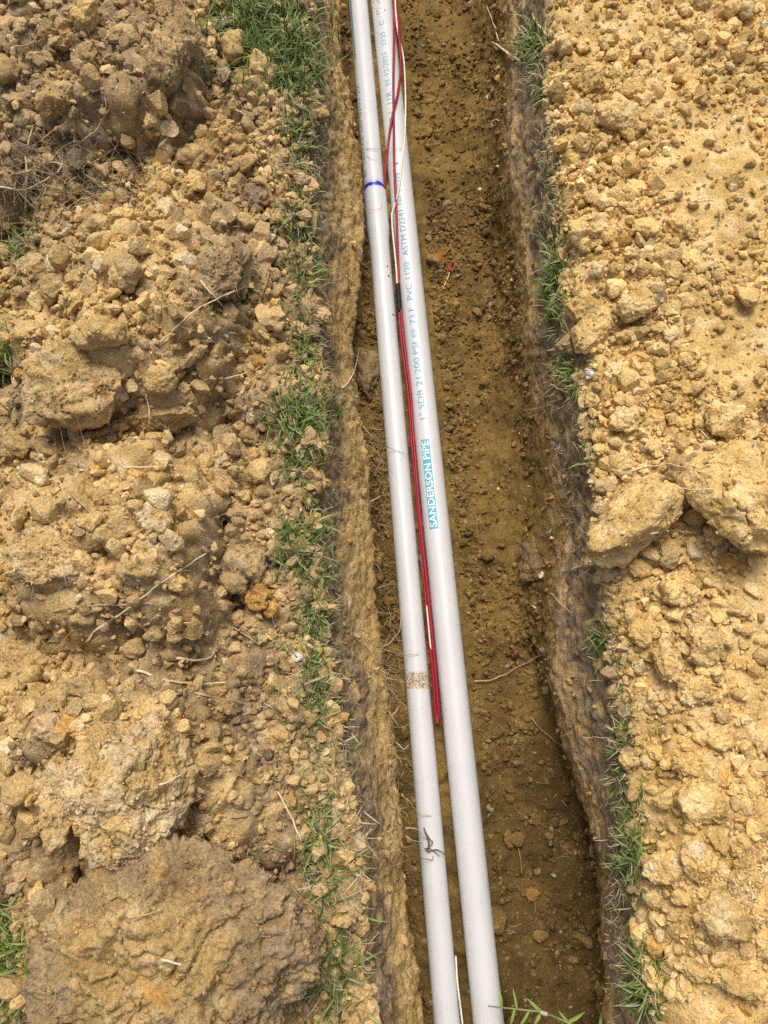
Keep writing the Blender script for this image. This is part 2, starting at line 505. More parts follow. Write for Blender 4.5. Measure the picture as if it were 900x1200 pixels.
TOPSOIL[rb] = 0.8 * sstep(0.016, 0.0, (S[rb, 0] - RE(S[rb, 1])) + nz1[rb] * 0.01)
DARKEN = np.zeros(len(S))
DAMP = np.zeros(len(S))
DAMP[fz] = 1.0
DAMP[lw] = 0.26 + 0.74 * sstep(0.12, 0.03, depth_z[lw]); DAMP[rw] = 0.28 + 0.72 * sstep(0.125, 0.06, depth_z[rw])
# relief
n2 = fbm(S * 28, 4, 5.0)
n3 = fbm(S * 120, 3, 8.0)
wp = UV + np.stack([perlin(UV * 70, 11), perlin(UV * 70, 12), np.zeros(len(UV))], -1) * 0.004
TOPSOIL = np.where(zoneV == 0, np.maximum(TOPSOIL, .6 * sstep(.15, .55, fbm(S * 6.5, 3, 99.0))), TOPSOIL)
L0 = lumps(wp, 0.062, 43, 0.5) * (zoneV == 0); L1 = lumps(wp, 0.030, 3, 0.5); L2 = lumps(wp, 0.0145, 13, 0.75); L3 = lumps(wp, 0.0078, 23, 0.9)
crumb = np.maximum(np.maximum(np.maximum(L0 * 0.030, L1 * 0.017), L2 * 0.0105), L3 * 0.0062)
patch = sstep(-0.15, 0.35, fbm(S * 16, 3, 21.0))
amp = np.where(zoneV == 0, 1.1, np.where(zoneV == 4, 0.72, np.where(fz, 0.30 + 0.45 * patch, 0.03 + 0.05 * patch)))
amp = amp * (1 - 0.93 * SMOOTH)
low = np.where((zoneV == 0), 0.0105, np.where(zoneV == 4, 0.004, np.where(fz, 0.0045, 0.0036)))
low = np.where(zoneV == 4, low * (1 - 0.4 * SMOOTH), low)
streak = 0.35 * perlin(S * np.array([60, 22, 90]), 31) * 0.0014 + np.abs(perlin(S * 34, 33)) * 0.0028
fine = np.where(lw | rw, 0.0026, np.where(fz, 0.0016, 0.0020)) * (1 - 0.5 * SMOOTH)
D = n2 * low + crumb * amp + n3 * fine + np.where(lw | rw, streak, 0)
# drying cracks in the compact lumps
cr = np.abs(perlin(S * 24, 41) + 0.3 * perlin(S * 90, 42))
D = D - 0.007 * sstep(0.05, 0.0, cr) * (zoneV == 0) * sstep(0.0, 0.35, perlin(S * 8, 44))
D = D * np.where(near, 1, np.clip(1 - far * 3, 0.2, 1))
S = S + N * D[:, None]
S[fz, 2] = np.minimum(S[fz, 2], 0.03)
for (xa, xb, rr_) in ((571.5, 448.0, .0165), (523.0, 420.5, .0141)):
    A_, B_ = at(xa, 1190, .018), at(xb, 10, .018)
    xp = A_[0] + (S[:, 1] - A_[1]) * (B_[0] - A_[0]) / (B_[1] - A_[1])
    dd = np.abs(S[:, 0] - xp)
    S[fz, 2] = (S[:, 2] + 0.0065 * np.exp(-((dd - rr_ * .8) / .011) ** 2) * (0.6 + 0.8 * sstep(-.4, .4, nz1)))[fz]
NRM = normals(S.reshape(NR, NC, 3)).reshape(-1, 3)

TAN1, TAN2, PALE = np.array([.60, .425, .182]), np.array([.475, .325, .120]), np.array([.66, .53, .30])
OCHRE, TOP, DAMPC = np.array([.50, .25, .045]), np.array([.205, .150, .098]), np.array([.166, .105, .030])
LAWN = np.array([.06, .085, .025])
def soil_colour(P, top, damp, side):
    """Clay colour at places P: side < 0 the duller left heap, > 0 the brighter right bank."""
    a = sstep(-0.4, 0.4, fbm(P * 22, 3, 51.0))[:, None]
    c = TAN1 * a + TAN2 * (1 - a)
    c = c + (PALE - c) * (0.55 * sstep(0.15, 0.6, fbm(P * 45, 3, 55.0)))[:, None]
    c = c + (OCHRE - c) * (0.6 * sstep(0.68, 0.9, fbm(P * 30, 2, 58.0)))[:, None]
    c = c * np.where(side < 0, 0.92, 1.10)[:, None] * np.where(side[:, None] < 0, np.array([1.0, 0.99, 1.02]), np.array([1.02, 1.0, 0.96]))
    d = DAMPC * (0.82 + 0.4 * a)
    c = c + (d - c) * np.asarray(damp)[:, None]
    t = TOP * (0.8 + 0.45 * sstep(-0.4, 0.4, fbm(P * 60, 3, 61.0)))[:, None]
    tt = np.clip(np.asarray(top) * (1.0 - 0.75 * sstep(0.05, 0.5, fbm(P * 50, 3, 64.0))), 0, 1)[:, None]
    return c + (t - c) * tt
SIDE = np.where(zoneV == 4, 1.0, np.where(zoneV == 0, -1.0, 0.0))
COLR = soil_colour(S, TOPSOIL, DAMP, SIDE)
DARKENB = blobs(px + nz1 * 40, py + nz1 * 40, [(620, 1080, 150, 260, .40), (640, 330, 50, 120, .12), (560, 250, 60, 60, .1)]) * (fz | rw) * DAMP  # darker patches on trench floor and lower right wall, strongest at the near end
COLR = COLR * (1 - DARKENB)[:, None]
COLR = COLR + (LAWN - COLR) * (sstep(0.1, 0.5, far) * ((zoneV == 0) | (zoneV == 4)))[:, None]

ids = np.arange(NR * NC).reshape(NR, NC)
def sheet(name, c0, c1, step=1):
    sub = ids[:, c0:c1 + 1]
    r, c = sub.shape
    loc = np.arange(r * c).reshape(r, c)
    F = np.stack([loc[:-1, :-1], loc[:-1, 1:], loc[1:, 1:], loc[1:, :-1]], -1).reshape(-1, 4)
    v = sub.ravel()
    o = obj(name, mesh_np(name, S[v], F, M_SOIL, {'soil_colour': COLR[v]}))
    return tag(o, kind='structure')
b0, b1, b2, b3 = w1[0] - 1, w1[-1], fl[-1], w3[-1]
sheet('left_bank_ground', 0, b0)
sheet('left_trench_wall', b0, b1)
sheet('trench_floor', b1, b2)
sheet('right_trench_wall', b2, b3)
sheet('right_bank_ground', b3, NC - 1)

# coarse copy of all surfaces so that things can be laid on them
def coarse(st=3):
    rr = np.arange(20, NR - 20, st); cc = np.arange(22, NC - 22, st)
    sub = ids[np.ix_(rr, cc)]
    r, c = sub.shape
    loc = np.arange(r * c).reshape(r, c)
    F = np.stack([loc[:-1, :-1], loc[:-1, 1:], loc[1:, 1:], loc[1:, :-1]], -1).reshape(-1, 4)
    return S[sub.ravel()], F
bv, bf = coarse()
TREE = BVHTree.FromPolygons(bv.tolist(), bf.tolist())
HTREES = []
def hit(px, py, heroes=True):
    d = Vector(ray(px, py)); d.normalize()
    o = Vector(CAM)
    best = None
    for t in [TREE] + (HTREES if heroes else []):
        loc, nor, _, dist = t.ray_cast(o, d)
        if loc is not None and (best is None or dist < best[2]):
            best = (loc, nor if nor.z > -0.2 else -nor, dist)
    if best is None:
        p = Vector(at(px, py, GZ)); return p, Vector((0, 0, 1)), (p - o).length
    return best

# ------------------------------------------------------------------ clods
def clod_shape(sub, seed, dims, angular=0.5, crumbly=0.5, cracks=0.0, flat=0.75):
    """A lump of clay with semi axes dims (metres): broken facets, crumbs stuck on, cracks."""
    r0 = np.random.default_rng(seed)
    Dn, F = ico(sub)
    sd = float(seed % 97) * 0.77 + 3
    r = 1 + 0.20 * perlin(Dn * 1.2, sd) + 0.13 * perlin(Dn * 2.6, sd + 1)
    for _ in range(int(1.5 + 11 * angular)):
        nrm = r0.normal(size=3); nrm /= np.linalg.norm(nrm)
        off = r0.uniform(0.60, 0.95)
        dn = Dn @ nrm
        lim = np.where(dn > 0.15, off / np.maximum(dn, 0.15), 9)
        k = 0.028
        r = -k * np.log(np.exp(-np.clip(r / k, -50, 50)) + np.exp(-np.clip(lim / k, -50, 50)))
    V = Dn * r[:, None] * np.asarray(dims)[None]
    nrm = Dn / np.asarray(dims)[None]; nrm /= np.linalg.norm(nrm, axis=1)[:, None]
    size = float(np.mean(dims))
    off3 = np.array([seed % 13, seed % 7, seed % 5]) * 0.31
    W = V + off3
    d = fbm(W * (1.6 / size), 4, sd + 2) * 0.085 * size
    if sub >= 4:
        d = d + fbm(W * 150, 4, sd + 4, 0.62) * 0.0016
        wv = W + np.stack([perlin(W * 80, 1), perlin(W * 80, 2), perlin(W * 80, 3)], -1) * 0.004
        cr = np.maximum(lumps(wv, 0.015, seed % 50, 0.7, True) * 0.0085, lumps(wv, 0.0075, seed % 50 + 7, 0.8, True) * 0.0050)
        mask = sstep(-0.2, 0.5, fbm(W * 30, 2, sd + 9) + (crumbly - 0.5))
        d = d + cr * mask * crumbly
    if cracks:
        c = np.abs(perlin(W * (1.1 / size), sd + 6) + 0.25 * perlin(W * (5 / size), sd + 7))
        d = d - cracks * size * 0.20 * sstep(0.045, 0.0, c)
    if crumbly > 0.35 and size > 0.012:
        g_ = 0.35 if size > 0.06 else 1.0
        d = d - g_ * crumbly * 0.0075 * np.abs(perlin(W * 38, sd + 11)) - crumbly * 0.003 * np.abs(perlin(W * 95, sd + 12))
        if size > 0.06:
            wv = W + np.stack([perlin(W * 40, 4), perlin(W * 40, 5), perlin(W * 40, 6)], -1) * 0.010
            d = d + lumps(wv, 0.034, 61, 0.75, True) * 0.010 + fbm(W * 75, 5, sd + 13, 0.75) * 0.0040
    V = V + nrm * d[:, None]
    return V, F

HEROES = [  # px, py, width, height, turn, height ratio, angular, crumbly, cracks, top, tint, label
 (740, 614, 118, 64, 37, .95, .22, .3, .0, .05, 1.03, 'long smooth tan clod lying slantwise at the left of the biggest right bank clod'),
 (862, 580, 106, 126, 12, .90, .35, .35, .9, 0.0, 1.05, 'biggest tan clod on the right bank with a dark crack down its face'),
 (806, 556, 46, 44, 30, .55, .4, .35, .0, .45, .72, 'dull brown shoulder clod wedged behind the biggest cracked clod'),
 (888, 622, 44, 38, 0, .70, .4, .5, .0, .30, .85, 'brownish clod tucked under the lower right of the biggest cracked clod'),
 (723, 136, 50, 34, -12, .75, .4, .15, .0, 0.0, 1.0, 'rounded smooth tan clod lying in crumbs at the upper right bank'),
 (741, 148, 30, 28, 0, .75, .3, .1, .0, 0.0, 1.05, 'small orange tan clod joined to the right end of the rounded upper clod'),
 (676, 130, 24, 20, 30, .70, .6, .2, .0, 0.0, 1.25, 'pale cream chip beside the grass at the upper right trench lip'),
 (690, 270, 54, 46, 20, .7, .5, .4, .0, 0.0, 1.02, 'broad tan clod by the right lip above the triangular clod'),
 (713, 277, 24, 26, 0, .7, .9, .15, .0, 0.0, 1.02, 'triangular tan clod against the right side of the broad lip clod'),
 (746, 360, 46, 34, 8, .75, .2, .3, .0, 0.0, .98, 'round flat tan clod in the middle of the upper right bank crumbs'),
 (771, 346, 26, 24, 0, .7, .5, .3, .0, .5, .9, 'grey brown clod touching the right of the round flat tan clod'),
 (692, 392, 56, 36, 38, .6, .4, .4, .0, 0.0, .96, 'long tan slab tilted over the grass at the right lip'),
 (684, 362, 44, 34, 10, .6, .5, .5, .0, 0.0, .95, 'crumbly tan slab above the tilted slab at the right lip'),
 (780, 304, 40, 38, -40, .7, .7, .3, .0, .25, .95, 'angular brown tan clod with a dark gap under its right corner'),
 (757, 270, 34, 30, 0, .7, .6, .3, .0, 0.0, 1.12, 'pale tan clod above the angular clod with the dark gap'),
 (797, 262, 30, 40, 10, .7, .6, .3, .0, 0.0, 1.05, 'upright tan clod with a shadow along its left edge'),
 (738, 392, 34, 16, 5, .6, .6, .3, .0, 0.0, 1.02, 'narrow flat clod with a dark crack beneath, below the round flat clod'),
 (753, 453, 24, 22, 0, .75, .2, .35, .0, 0.0, 1.05, 'small round tan clod midway between round flat clod and the big cracked one'),
 (694, 469, 18, 17, 0, .8, .1, .1, .0, 0.0, 1.1, 'smooth yellowish round clod beside the right lip grass'),
 (692, 437, 13, 13, 0, .8, .1, .0, .0, -1, 1.0, 'small white pebble among crumbs at the right lip'),
 (733, 490, 36, 40, -50, .6, .6, .5, .0, 0.0, 1.0, 'ragged tan clod above the long smooth slanting clod'),
 (772, 495, 18, 32, -5, .6, .4, .4, .0, 0.0, .98, 'upright crumbly clod right of the ragged tan clod'),
 (851, 492, 50, 44, 10, .6, .4, .55, .0, 0.0, 1.0, 'knobbly tan clod just above the biggest cracked clod'),
 (728, 545, 34, 30, 10, .7, .3, .4, .0, .15, .95, 'brown tan clod above the long smooth slanting clod near the lip'),
 (711, 569, 28, 20, 0, .7, .4, .2, .0, .35, 1.0, 'greyish tan clod between the lip grass and the long slanting clod'),
 (698, 617, 16, 22, 0, .7, .6, .1, .0, 0.0, 1.3, 'pale cream chip leaning on the left end of the long slanting clod'),
 (786, 652, 34, 26, -5, .7, .3, .2, .0, .45, 1.05, 'pinkish grey clod below the gap between the two big clods'),
 (750, 665, 26, 20, -10, .7, .3, .2, .0, 0.0, 1.08, 'small oval tan clod below the long slanting clod'),
 (796, 690, 44, 42, 0, .75, .3, .4, .0, 0.0, 1.03, 'round rough tan clod below the pinkish grey clod'),
 (835, 684, 26, 24, 0, .7, .5, .35, .0, 0.0, 1.05, 'tan clod right of the round rough clod'),
 (862, 712, 34, 24, -20, .7, .5, .35, .0, 0.0, .97, 'flat tan clod right of the egg shaped clods, by bare sand'),
 (782, 773, 32, 46, 8, .75, .1, .15, .0, 0.0, 1.0, 'egg shaped tan clod, the left one of an upright pair'),
 (824, 757, 38, 50, -14, .75, .2, .1, .0, .1, .95, 'egg shaped tan clod with a grey left side, the right one of an upright pair'),
 (752, 740, 28, 32, 20, .7, .5, .35, .0, 0.0, 1.08, 'pale ragged tan clod left of the upright egg shaped pair'),
 (815, 810, 46, 32, 5, .7, .4, .4, .0, 0.0, 1.0, 'wide tan clod below the upright egg shaped pair'),
 (840, 866, 38, 30, -15, .7, .6, .3, .0, 0.0, 1.05, 'wedge of tan clay above the smooth oblong clod'),
 (814, 899, 52, 28, -12, .75, .1, .08, .0, 0.0, 1.1, 'smooth oblong yellowish clod lying above a wide heart shaped clod'),
 (820, 945, 62, 58, 20, .6, .5, .2, .0, 0.0, 1.05, 'wide heart shaped clod with a smooth face on the lower right bank'),
 (738, 892, 22, 20, 0, .8, .1, .1, .0, 0.0, 1.0, 'round tan clod by the lip grass left of the oblong clod'),
 (760, 890, 17, 19, 0, .8, .1, .1, .0, 0.0, 1.08, 'round yellowish clod just right of the round clod at the lip'),
 (778, 1018, 48, 38, 20, .7, .6, .15, .0, 0.0, 1.12, 'white and orange mottled clod by the right lip grass'),
 (818, 1010, 38, 46, 20, .7, .5, .15, .0, 0.0, 1.1, 'lumpy tan clod touching the right of the white and orange clod'),
 (872, 1030, 36, 78, -20, .6, .8, .2, .0, .1, .98, 'tall angular grey tan slab at the right edge'),
 (848, 1078, 70, 56, -28, .65, .5, .3, .0, .1, .92, 'wide sloping brown tan clod below the tall angular slab'),
 (887, 1062, 22, 50, -5, .6, .9, .2, .0, 0.0, 1.03, 'thin upright sliver of clay right of the wide sloping clod'),
 (750, 1091, 23, 26, 0, .8, .2, .15, .0, 0.0, 1.1, 'round pale tan clod above the orange pebble at the lower lip'),
 (769, 1083, 15, 25, 10, .75, .4, .1, .0, 0.0, 1.0, 'narrow upright clod right of the round pale clod at the lower lip'),
 (767, 1108, 23, 25, 0, .8, .3, .05, .0, 2, 1.0, 'smooth orange yellow pebble at the lower right lip'),
 (753, 1121, 17, 19, 0, .8, .2, .1, .0, 0.0, 1.05, 'small round clod below left of the orange yellow pebble'),
 (765, 1146, 22, 36, 22, .75, .2, .08, .0, 0.0, 1.1, 'smooth oblong clod slanting below the orange yellow pebble'),
 (812, 1138, 40, 24, -20, .7, .3, .2, .0, 0.0, 1.03, 'oval clod right of the slanting oblong clod at bottom right'),
 (790, 1160, 26, 28, 0, .7, .5, .2, .0, 0.0, 1.0, 'blocky clod below the slanting oblong clod at bottom right'),
 (803, 1155, 22, 24, 0, .7, .5, .2, .0, 0.0, 1.03, 'blocky clod touching the oval clod at bottom right'),
 (870, 1150, 70, 40, -15, .6, .5, .5, .0, 0.0, 1.02, 'crumbly clod over a dark hollow in the bottom right corner'),
 (842, 1122, 22, 18, 0, .7, .5, .3, .0, 0.0, 1.0, 'small clod on the rim of the dark hollow at bottom right'),
 (842, 12, 22, 20, 0, .8, .3, .2, .0, 0.0, 1.0, 'round clod in the top right heap, the leftmost of its row'),
 (858, 9, 20, 22, 0, .8, .3, .2, .0, 0.0, 1.04, 'round clod in the top right heap, second in its row'),
 (876, 13, 20, 20, 0, .8, .3, .2, .0, .1, 1.0, 'round clod in the top right heap, third in its row'),
 (892, 8, 20, 22, 0, .8, .3, .2, .0, .1, 1.0, 'round clod in the top right heap at the very corner'),
 (823, 5, 20, 18, 0, .8, .4, .3, .0, .2, .95, 'dull clod at the top edge left of the round row'),
 (744, 68, 12, 12, 0, .8, .4, .1, .0, 2, 1.0, 'bright orange nugget above the rounded smooth clod at upper right'),
 (757, 145, 14, 13, 0, .8, .4, .1, .0, 2, .85, 'rusty orange chip right of the rounded smooth clod'),
 (713, 186, 26, 17, 5, .7, .5, .2, .0, 2, .9, 'yellow ochre clod below the rounded smooth clod'),
 # left heap
 (84, 455, 118, 100, 8, .70, .4, .65, .5, .1, 1.0, 'very large crumbly tan lump overhanging a dark grassy hollow at left'),
 (118, 390, 66, 42, -8, .75, .5, .3, .0, 0.0, 1.05, 'square shouldered tan clod on top of the very large crumbly lump'),
 (175, 492, 110, 40, 5, .7, .6, .5, .3, .1, .92, 'long broken ledge of clay over the shadowed hollow'),
 (66, 337, 34, 38, -25, .8, .4, .15, .0, .2, .95, 'grey tan egg shaped clod left of the heap crest'),
 (46, 357, 40, 26, -30, .75, .6, .15, .0, 0.0, 1.02, 'wedge shaped clod under the grey tan egg shaped clod'),
 (40, 315, 46, 36, 0, .7, .4, .4, .0, .1, .97, 'crumbly tan clod above the grey tan egg shaped clod'),
 (144, 325, 30, 32, 10, .75, .5, .25, .0, 0.0, 1.08, 'blocky tan clod on the middle heap crest'),
 (113, 312, 24, 32, 15, .7, .6, .2, .0, -.5, 1.05, 'pale chalky clod left of the blocky crest clod'),
 (116, 262, 30, 26, 10, .7, .6, .3, .0, -.4, 1.1, 'pale tan clod at the upper edge of the middle heap'),
 (214, 299, 20, 16, 0, .8, .2, .1, .0, 0.0, 1.15, 'smooth yellowish pebble near the right of the heap crest'),
 (238, 252, 28, 28, 0, .75, .3, .3, .0, .15, .95, 'round brown tan clod at the top right of the middle heap'),
 (186, 445, 38, 34, 30, .7, .8, .15, .0, 0.0, 1.08, 'faceted tan clod right of the very large crumbly lump'),
 (143, 462, 20, 17, 15, .8, .9, .05, .0, -.7, 1.1, 'pale angular stone in front of the faceted tan clod'),
 (255, 325, 50, 74, -8, .7, .3, .35, .0, .55, .9, 'dark brown crusted lump beside the grass on the right of the heap'),
 (253, 531, 36, 38, 0, .7, .9, .1, .0, -.5, 1.1, 'pale square clod standing by the shadowed hollow'),
 (258, 566, 46, 28, -28, .65, .6, .25, .0, .1, .97, 'slanting slab of clay below the pale square clod'),
 (304, 553, 28, 28, 0, .7, .3, .3, .0, 0.0, 1.0, 'rounded clod right of the slanting slab'),
 (50, 654, 98, 64, -6, .65, .3, .25, .3, -.1, .98, 'very broad smooth lump with a wrinkled face at the far left'),
 (160, 670, 52, 38, 12, .7, .4, .2, .0, -.1, .98, 'grey tan oval clod right of the broad wrinkled lump'),
 (180, 605, 44, 52, -10, .6, .5, .3, .0, -.6, 1.05, 'chalky white faced clod in the middle of the left heap'),
 (283, 662, 58, 60, 15, .75, .2, .35, .3, .15, .85, 'round dark mottled clod standing alone beside the grass strip'),
 (303, 700, 29, 31, 0, .8, .2, .08, .0, 2, .85, 'smooth orange brown stone below the round dark mottled clod'),
 (278, 705, 22, 20, 0, .75, .5, .1, .0, -.3, 1.05, 'small pale block left of the orange brown stone'),
 (318, 714, 15, 24, -20, .75, .5, .1, .0, 2, .95, 'narrow yellow chip right of the orange brown stone'),
 (206, 684, 22, 22, 0, .75, .4, .2, .0, 0.0, 1.1, 'small clod with a rust red spot on the left heap ridge'),
 (322, 862, 44, 36, 20, .55, .3, .15, .0, 0.0, 1.0, 'flat tan clod lying on dark soil beside the lower grass strip'),
 (290, 780, 60, 44, 10, .6, .5, .3, .0, .65, .9, 'dark grey brown broken clod on the slope above the flat tan clod'),
 (347, 770, 14, 12, 0, .8, .8, .0, .0, -1, 1.0, 'small white angular stone in the grass strip'),
 (265, 777, 12, 16, 0, .8, .8, .0, .0, -1, .95, 'small pale angular stone on the slope left of the dark broken clod'),
 (150, 930, 150, 170, 10, .62, .4, .75, .6, -.25, 1.05, 'huge pale crumbly lump with overhanging lower rim on the lower left heap'),
 (226, 955, 46, 106, -28, .60, .5, .35, .0, -.35, 1.03, 'long pale finger of clay on the right of the huge crumbly lump'),
 (70, 940, 50, 110, -5, .6, .5, .5, .2, -.2, 1.0, 'tall narrow clay ridge left of the huge crumbly lump'),
 (62, 1005, 60, 70, 10, .65, .4, .35, .2, .45, .9, 'brown crusted lump at the left under the tall ridge'),
 (100, 1022, 60, 40, 5, .6, .4, .3, .0, .7, .85, 'dark brown clod in the hollow below the huge crumbly lump'),
 (160, 1035, 74, 56, -15, .6, .4, .5, .0, .15, .98, 'crumbly tan clod in the notch between the two huge lower lumps'),
 (192, 1135, 320, 262, 30, .44, .15, .70, .5, .62, .88, 'enormous compact brown lump of sod at the bottom left'),
 (8, 1025, 34, 60, 0, .6, .4, .4, .0, .5, .85, 'dark clod at the left edge above the green grass patch'),
 (30, 770, 70, 60, 0, .6, .5, .6, .3, -.1, 1.0, 'crumbly tan lump at the left edge below the broad wrinkled lump'),
 (400, 1078, 26, 22, 0, .7, .6, .2, .0, 0.0, .95, 'tan clod resting right at the lower left trench lip'),
 (402, 1005, 26, 24, 20, .7, .5, .2, .0, 0.0, 1.1, 'yellowish clod at the left lip beside dry straw'),
 (397, 975, 22, 22, 0, .7, .5, .2, .0, 0.0, 1.0, 'tan clod at the left lip above the yellowish one'),
 (355, 978, 16, 28, -35, .6, .5, .2, .0, 0.0, .95, 'thin slanting clod left of the lip clods among lower grass'),
 (10, 35, 36, 32, 0, .75, .4, .3, .0, .1, 1.0, 'tan clod at the left edge of the top brown heap'),
 (62, 118, 46, 44, 0, .7, .4, .5, .0, .1, .95, 'knobbly tan clod above the root tangle at the upper left'),
 (100, 70, 36, 36, 0, .7, .4, .4, .0, .4, .95, 'brown clod on the face of the top left heap'),
 (205, 65, 52, 110, -16, .62, .5, .3, .3, .45, .92, 'tall brown sod block forming the right end of the top left heap'),
 (8, 210, 30, 46, 0, .7, .4, .3, .0, .9, .9, 'dark grey clod at the left edge beside the root tangle'),
 (302, 232, 34, 26, 0, .7, .4, .35, .0, .85, 1.0, 'dark grey brown clod near the upper grass strip'),
 # trench
 (511, 306, 22, 19, -35, .7, .9, .05, .0, -.8, .55, 'grey stone with a rust orange face half buried in the trench floor'),
 (580, 1078, 30, 30, 0, .5, .5, .2, .0, 3, 1.35, 'largest clod on the trench floor beside the right pipe'),
 (634, 1096, 18, 14, 0, .6, .4, .1, .0, 3, 1.6, 'tan clod on the trench floor right of the largest floor clod'),
 (608, 985, 20, 20, 0, .6, .5, .1, .0, 3, 1.3, 'brown angular clod on the trench floor above the largest one'),
 (596, 985, 12, 22, 0, .6, .5, .1, .0, 3, 1.4, 'narrow brown clod leaning left of the angular floor clod'),
 (624, 1048, 16, 13, 0, .6, .5, .1, .0, 4, 1.0, 'ochre yellow chip on the trench floor'),
 (572, 650, 15, 15, 0, .6, .3, .1, .0, 3, 1.5, 'round clod on the trench floor right of the boxed lettering'),
 (495, 155, 22, 18, 0, .5, .6, .3, .0, 3, 1.6, 'cracked clod at the upper trench floor by the white wire'),
 (426, 440, 36, 66, 5, .6, .4, .8, .0, .2, .50, 'ragged clump of clay clinging to the left trench wall'),
 (622, 655, 30, 60, 0, .4, .4, .7, .0, .5, .42, 'rough clump of damp clay sticking out of the right trench wall'),
]
PALE_STONE = np.array([.60, .54, .42]); ORANGE = np.array([.52, .30, .085])
HERO_LOOK = []
hero_pts, hero_cols, hero_nrm = [], [], []
def hero_colour(P, top, tint, side):
    n = len(P)
    if top == -1:
        c = np.tile(np.array([.62, .58, .50]), (n, 1))
    elif top == 2:
        c = ORANGE * (0.8 + 0.4 * sstep(-.4, .4, fbm(P * 60, 3, 71)))[:, None]
    elif top == 4:
        c = np.tile(np.array([.25, .14, .035]), (n, 1))
    elif top == 3:
        c = soil_colour(P, np.zeros(n), np.full(n, 0.97), np.zeros(n)) * 0.74
    else:
        c = soil_colour(P, np.full(n, max(top, 0.0)), np.zeros(n), np.full(n, side))
        if top < 0:
            f = (-top) * sstep(-0.25, 0.35, fbm(P * 40, 3, 73))
            c = c + (PALE_STONE - c) * f[:, None]
    return np.clip(c * tint, 0.01, 0.85)

for k, (hx, hy, w, h, turn, zr, ang, crm, crk, top, tint, label) in enumerate(HEROES):
    loc, nor, _ = hit(hx, hy, heroes=False)
    dep = proj(np.array(loc))[2]
    sc = dep / FOC * 0.5 * 1.04
    big = max(w, h)
    sub = 7 if big > 160 else 6 if big > 72 else 5 if big > 28 else 4
    dims = np.array([w * sc, h * sc, 0.5 * (w + h) * sc * zr])
    if big > 200: dims[2] *= 0.9
    V, F = clod_shape(sub, 101 + k * 7, dims, ang, crm, crk)
    a = math.radians(turn); R = np.array([[math.cos(a), -math.sin(a), 0], [math.sin(a), math.cos(a), 0], [0, 0, 1]])
    V = V @ R.T
    # lean with the ground it lies on, a little
    up = (Vector((0, 0, 1)) * 0.55 + nor * 0.45).normalized()
    q = np.array(Vector((0, 0, 1)).rotation_difference(up).to_matrix())
    V = V @ q.T
    sink = 0.85 if 'long smooth tan clod' in label else 0.80 if 'biggest tan clod' in label else 0.55 if big < 60 else 0.38 if big < 140 else 0.12
    c = np.array(loc) + np.array(up) * dims[2] * sink
    # keep its outline where the photograph has it although it stands proud of the ground
    d = np.array(ray(hx, hy)); d /= np.linalg.norm(d)
    c = np.array(loc) - d * dims[2] * sink
    P = V + c
    C = hero_colour(P, top, tint, 1 if hx > 560 else -1)
    if 'rust orange face' in label:
        f = sstep(0.0, 0.003, (V @ np.array([.55, .65, .45])) - 0.002)[:, None]
        C = C + (np.array([.34, .11, .012]) - C) * f
    if 'white and orange' in label:
        f = sstep(-.1, .5, perlin(P * 70, 3))[:, None]; C = C + (np.array([.66, .58, .44]) - C) * f * .5
        f = sstep(.1, .6, perlin(P * 60, 9))[:, None]; C = C + (ORANGE - C) * f * .6
    if 'dark mottled' in label:
        f = sstep(.15, .5, perlin(P * 90, 4))[:, None]; C = C + (np.array([.05, .04, .032]) - C) * f * .8
    if 'enormous compact' in label:      # clay shows through at its middle, with an ochre streak
        qx, qy, _ = proj(P)
        f = blobs(qx + fbm(P * 30, 3, 5) * 30, qy + fbm(P * 30, 3, 6) * 30, [(165, 1140, 115, 100, .9)])[:, None]
        cc = soil_colour(P, np.zeros(len(P)), np.zeros(len(P)), np.full(len(P), -1.0))
        C = C + (cc * .92 - C) * f
        f = blobs(qx + fbm(P * 40, 3, 8) * 25, qy + fbm(P * 40, 3, 9) * 25, [(172, 1165, 30, 22, 1)])[:, None]
        C = C + (np.array([.50, .26, .06]) - C) * f * .8
    nm = 'pebble' if ('pebble' in label or 'stone' in label or 'nugget' in label) else 'soil_clod'
    me = mesh_np(nm, V, F, M_SOIL, {'soil_colour': C})
    o = obj(nm, me); o.location = c
    grp = ('clods on the right bank' if hx > 640 else 'clods in the trench' if hx > 410 else 'clods on the left heap') if nm == 'soil_clod' else 'loose pebbles'
    tag(o, label, 'clod' if nm == 'soil_clod' else 'pebble', grp)
    # for laying crumbs and roots on it
    s5 = min(sub, 4)
    if sub > 4:
        Vc, Fc = clod_shape(4, 101 + k * 7, dims, ang, crm * 0.5, crk); Vc = (Vc @ R.T) @ q.T + c
    else:
        Vc, Fc = P, F
    HTREES.append(BVHTree.FromPolygons(Vc.tolist(), Fc.tolist()))
    if big > 40:
        nr = (V) / np.linalg.norm(V, axis=1)[:, None]
        keepv = nr[:, 2] > 0.1
        hero_pts.append(P[keepv]); hero_cols.append(C[keepv]); hero_nrm.append(nr[keepv])
    HERO_LOOK.append((hx, hy, max(w, h) * 0.5, label))

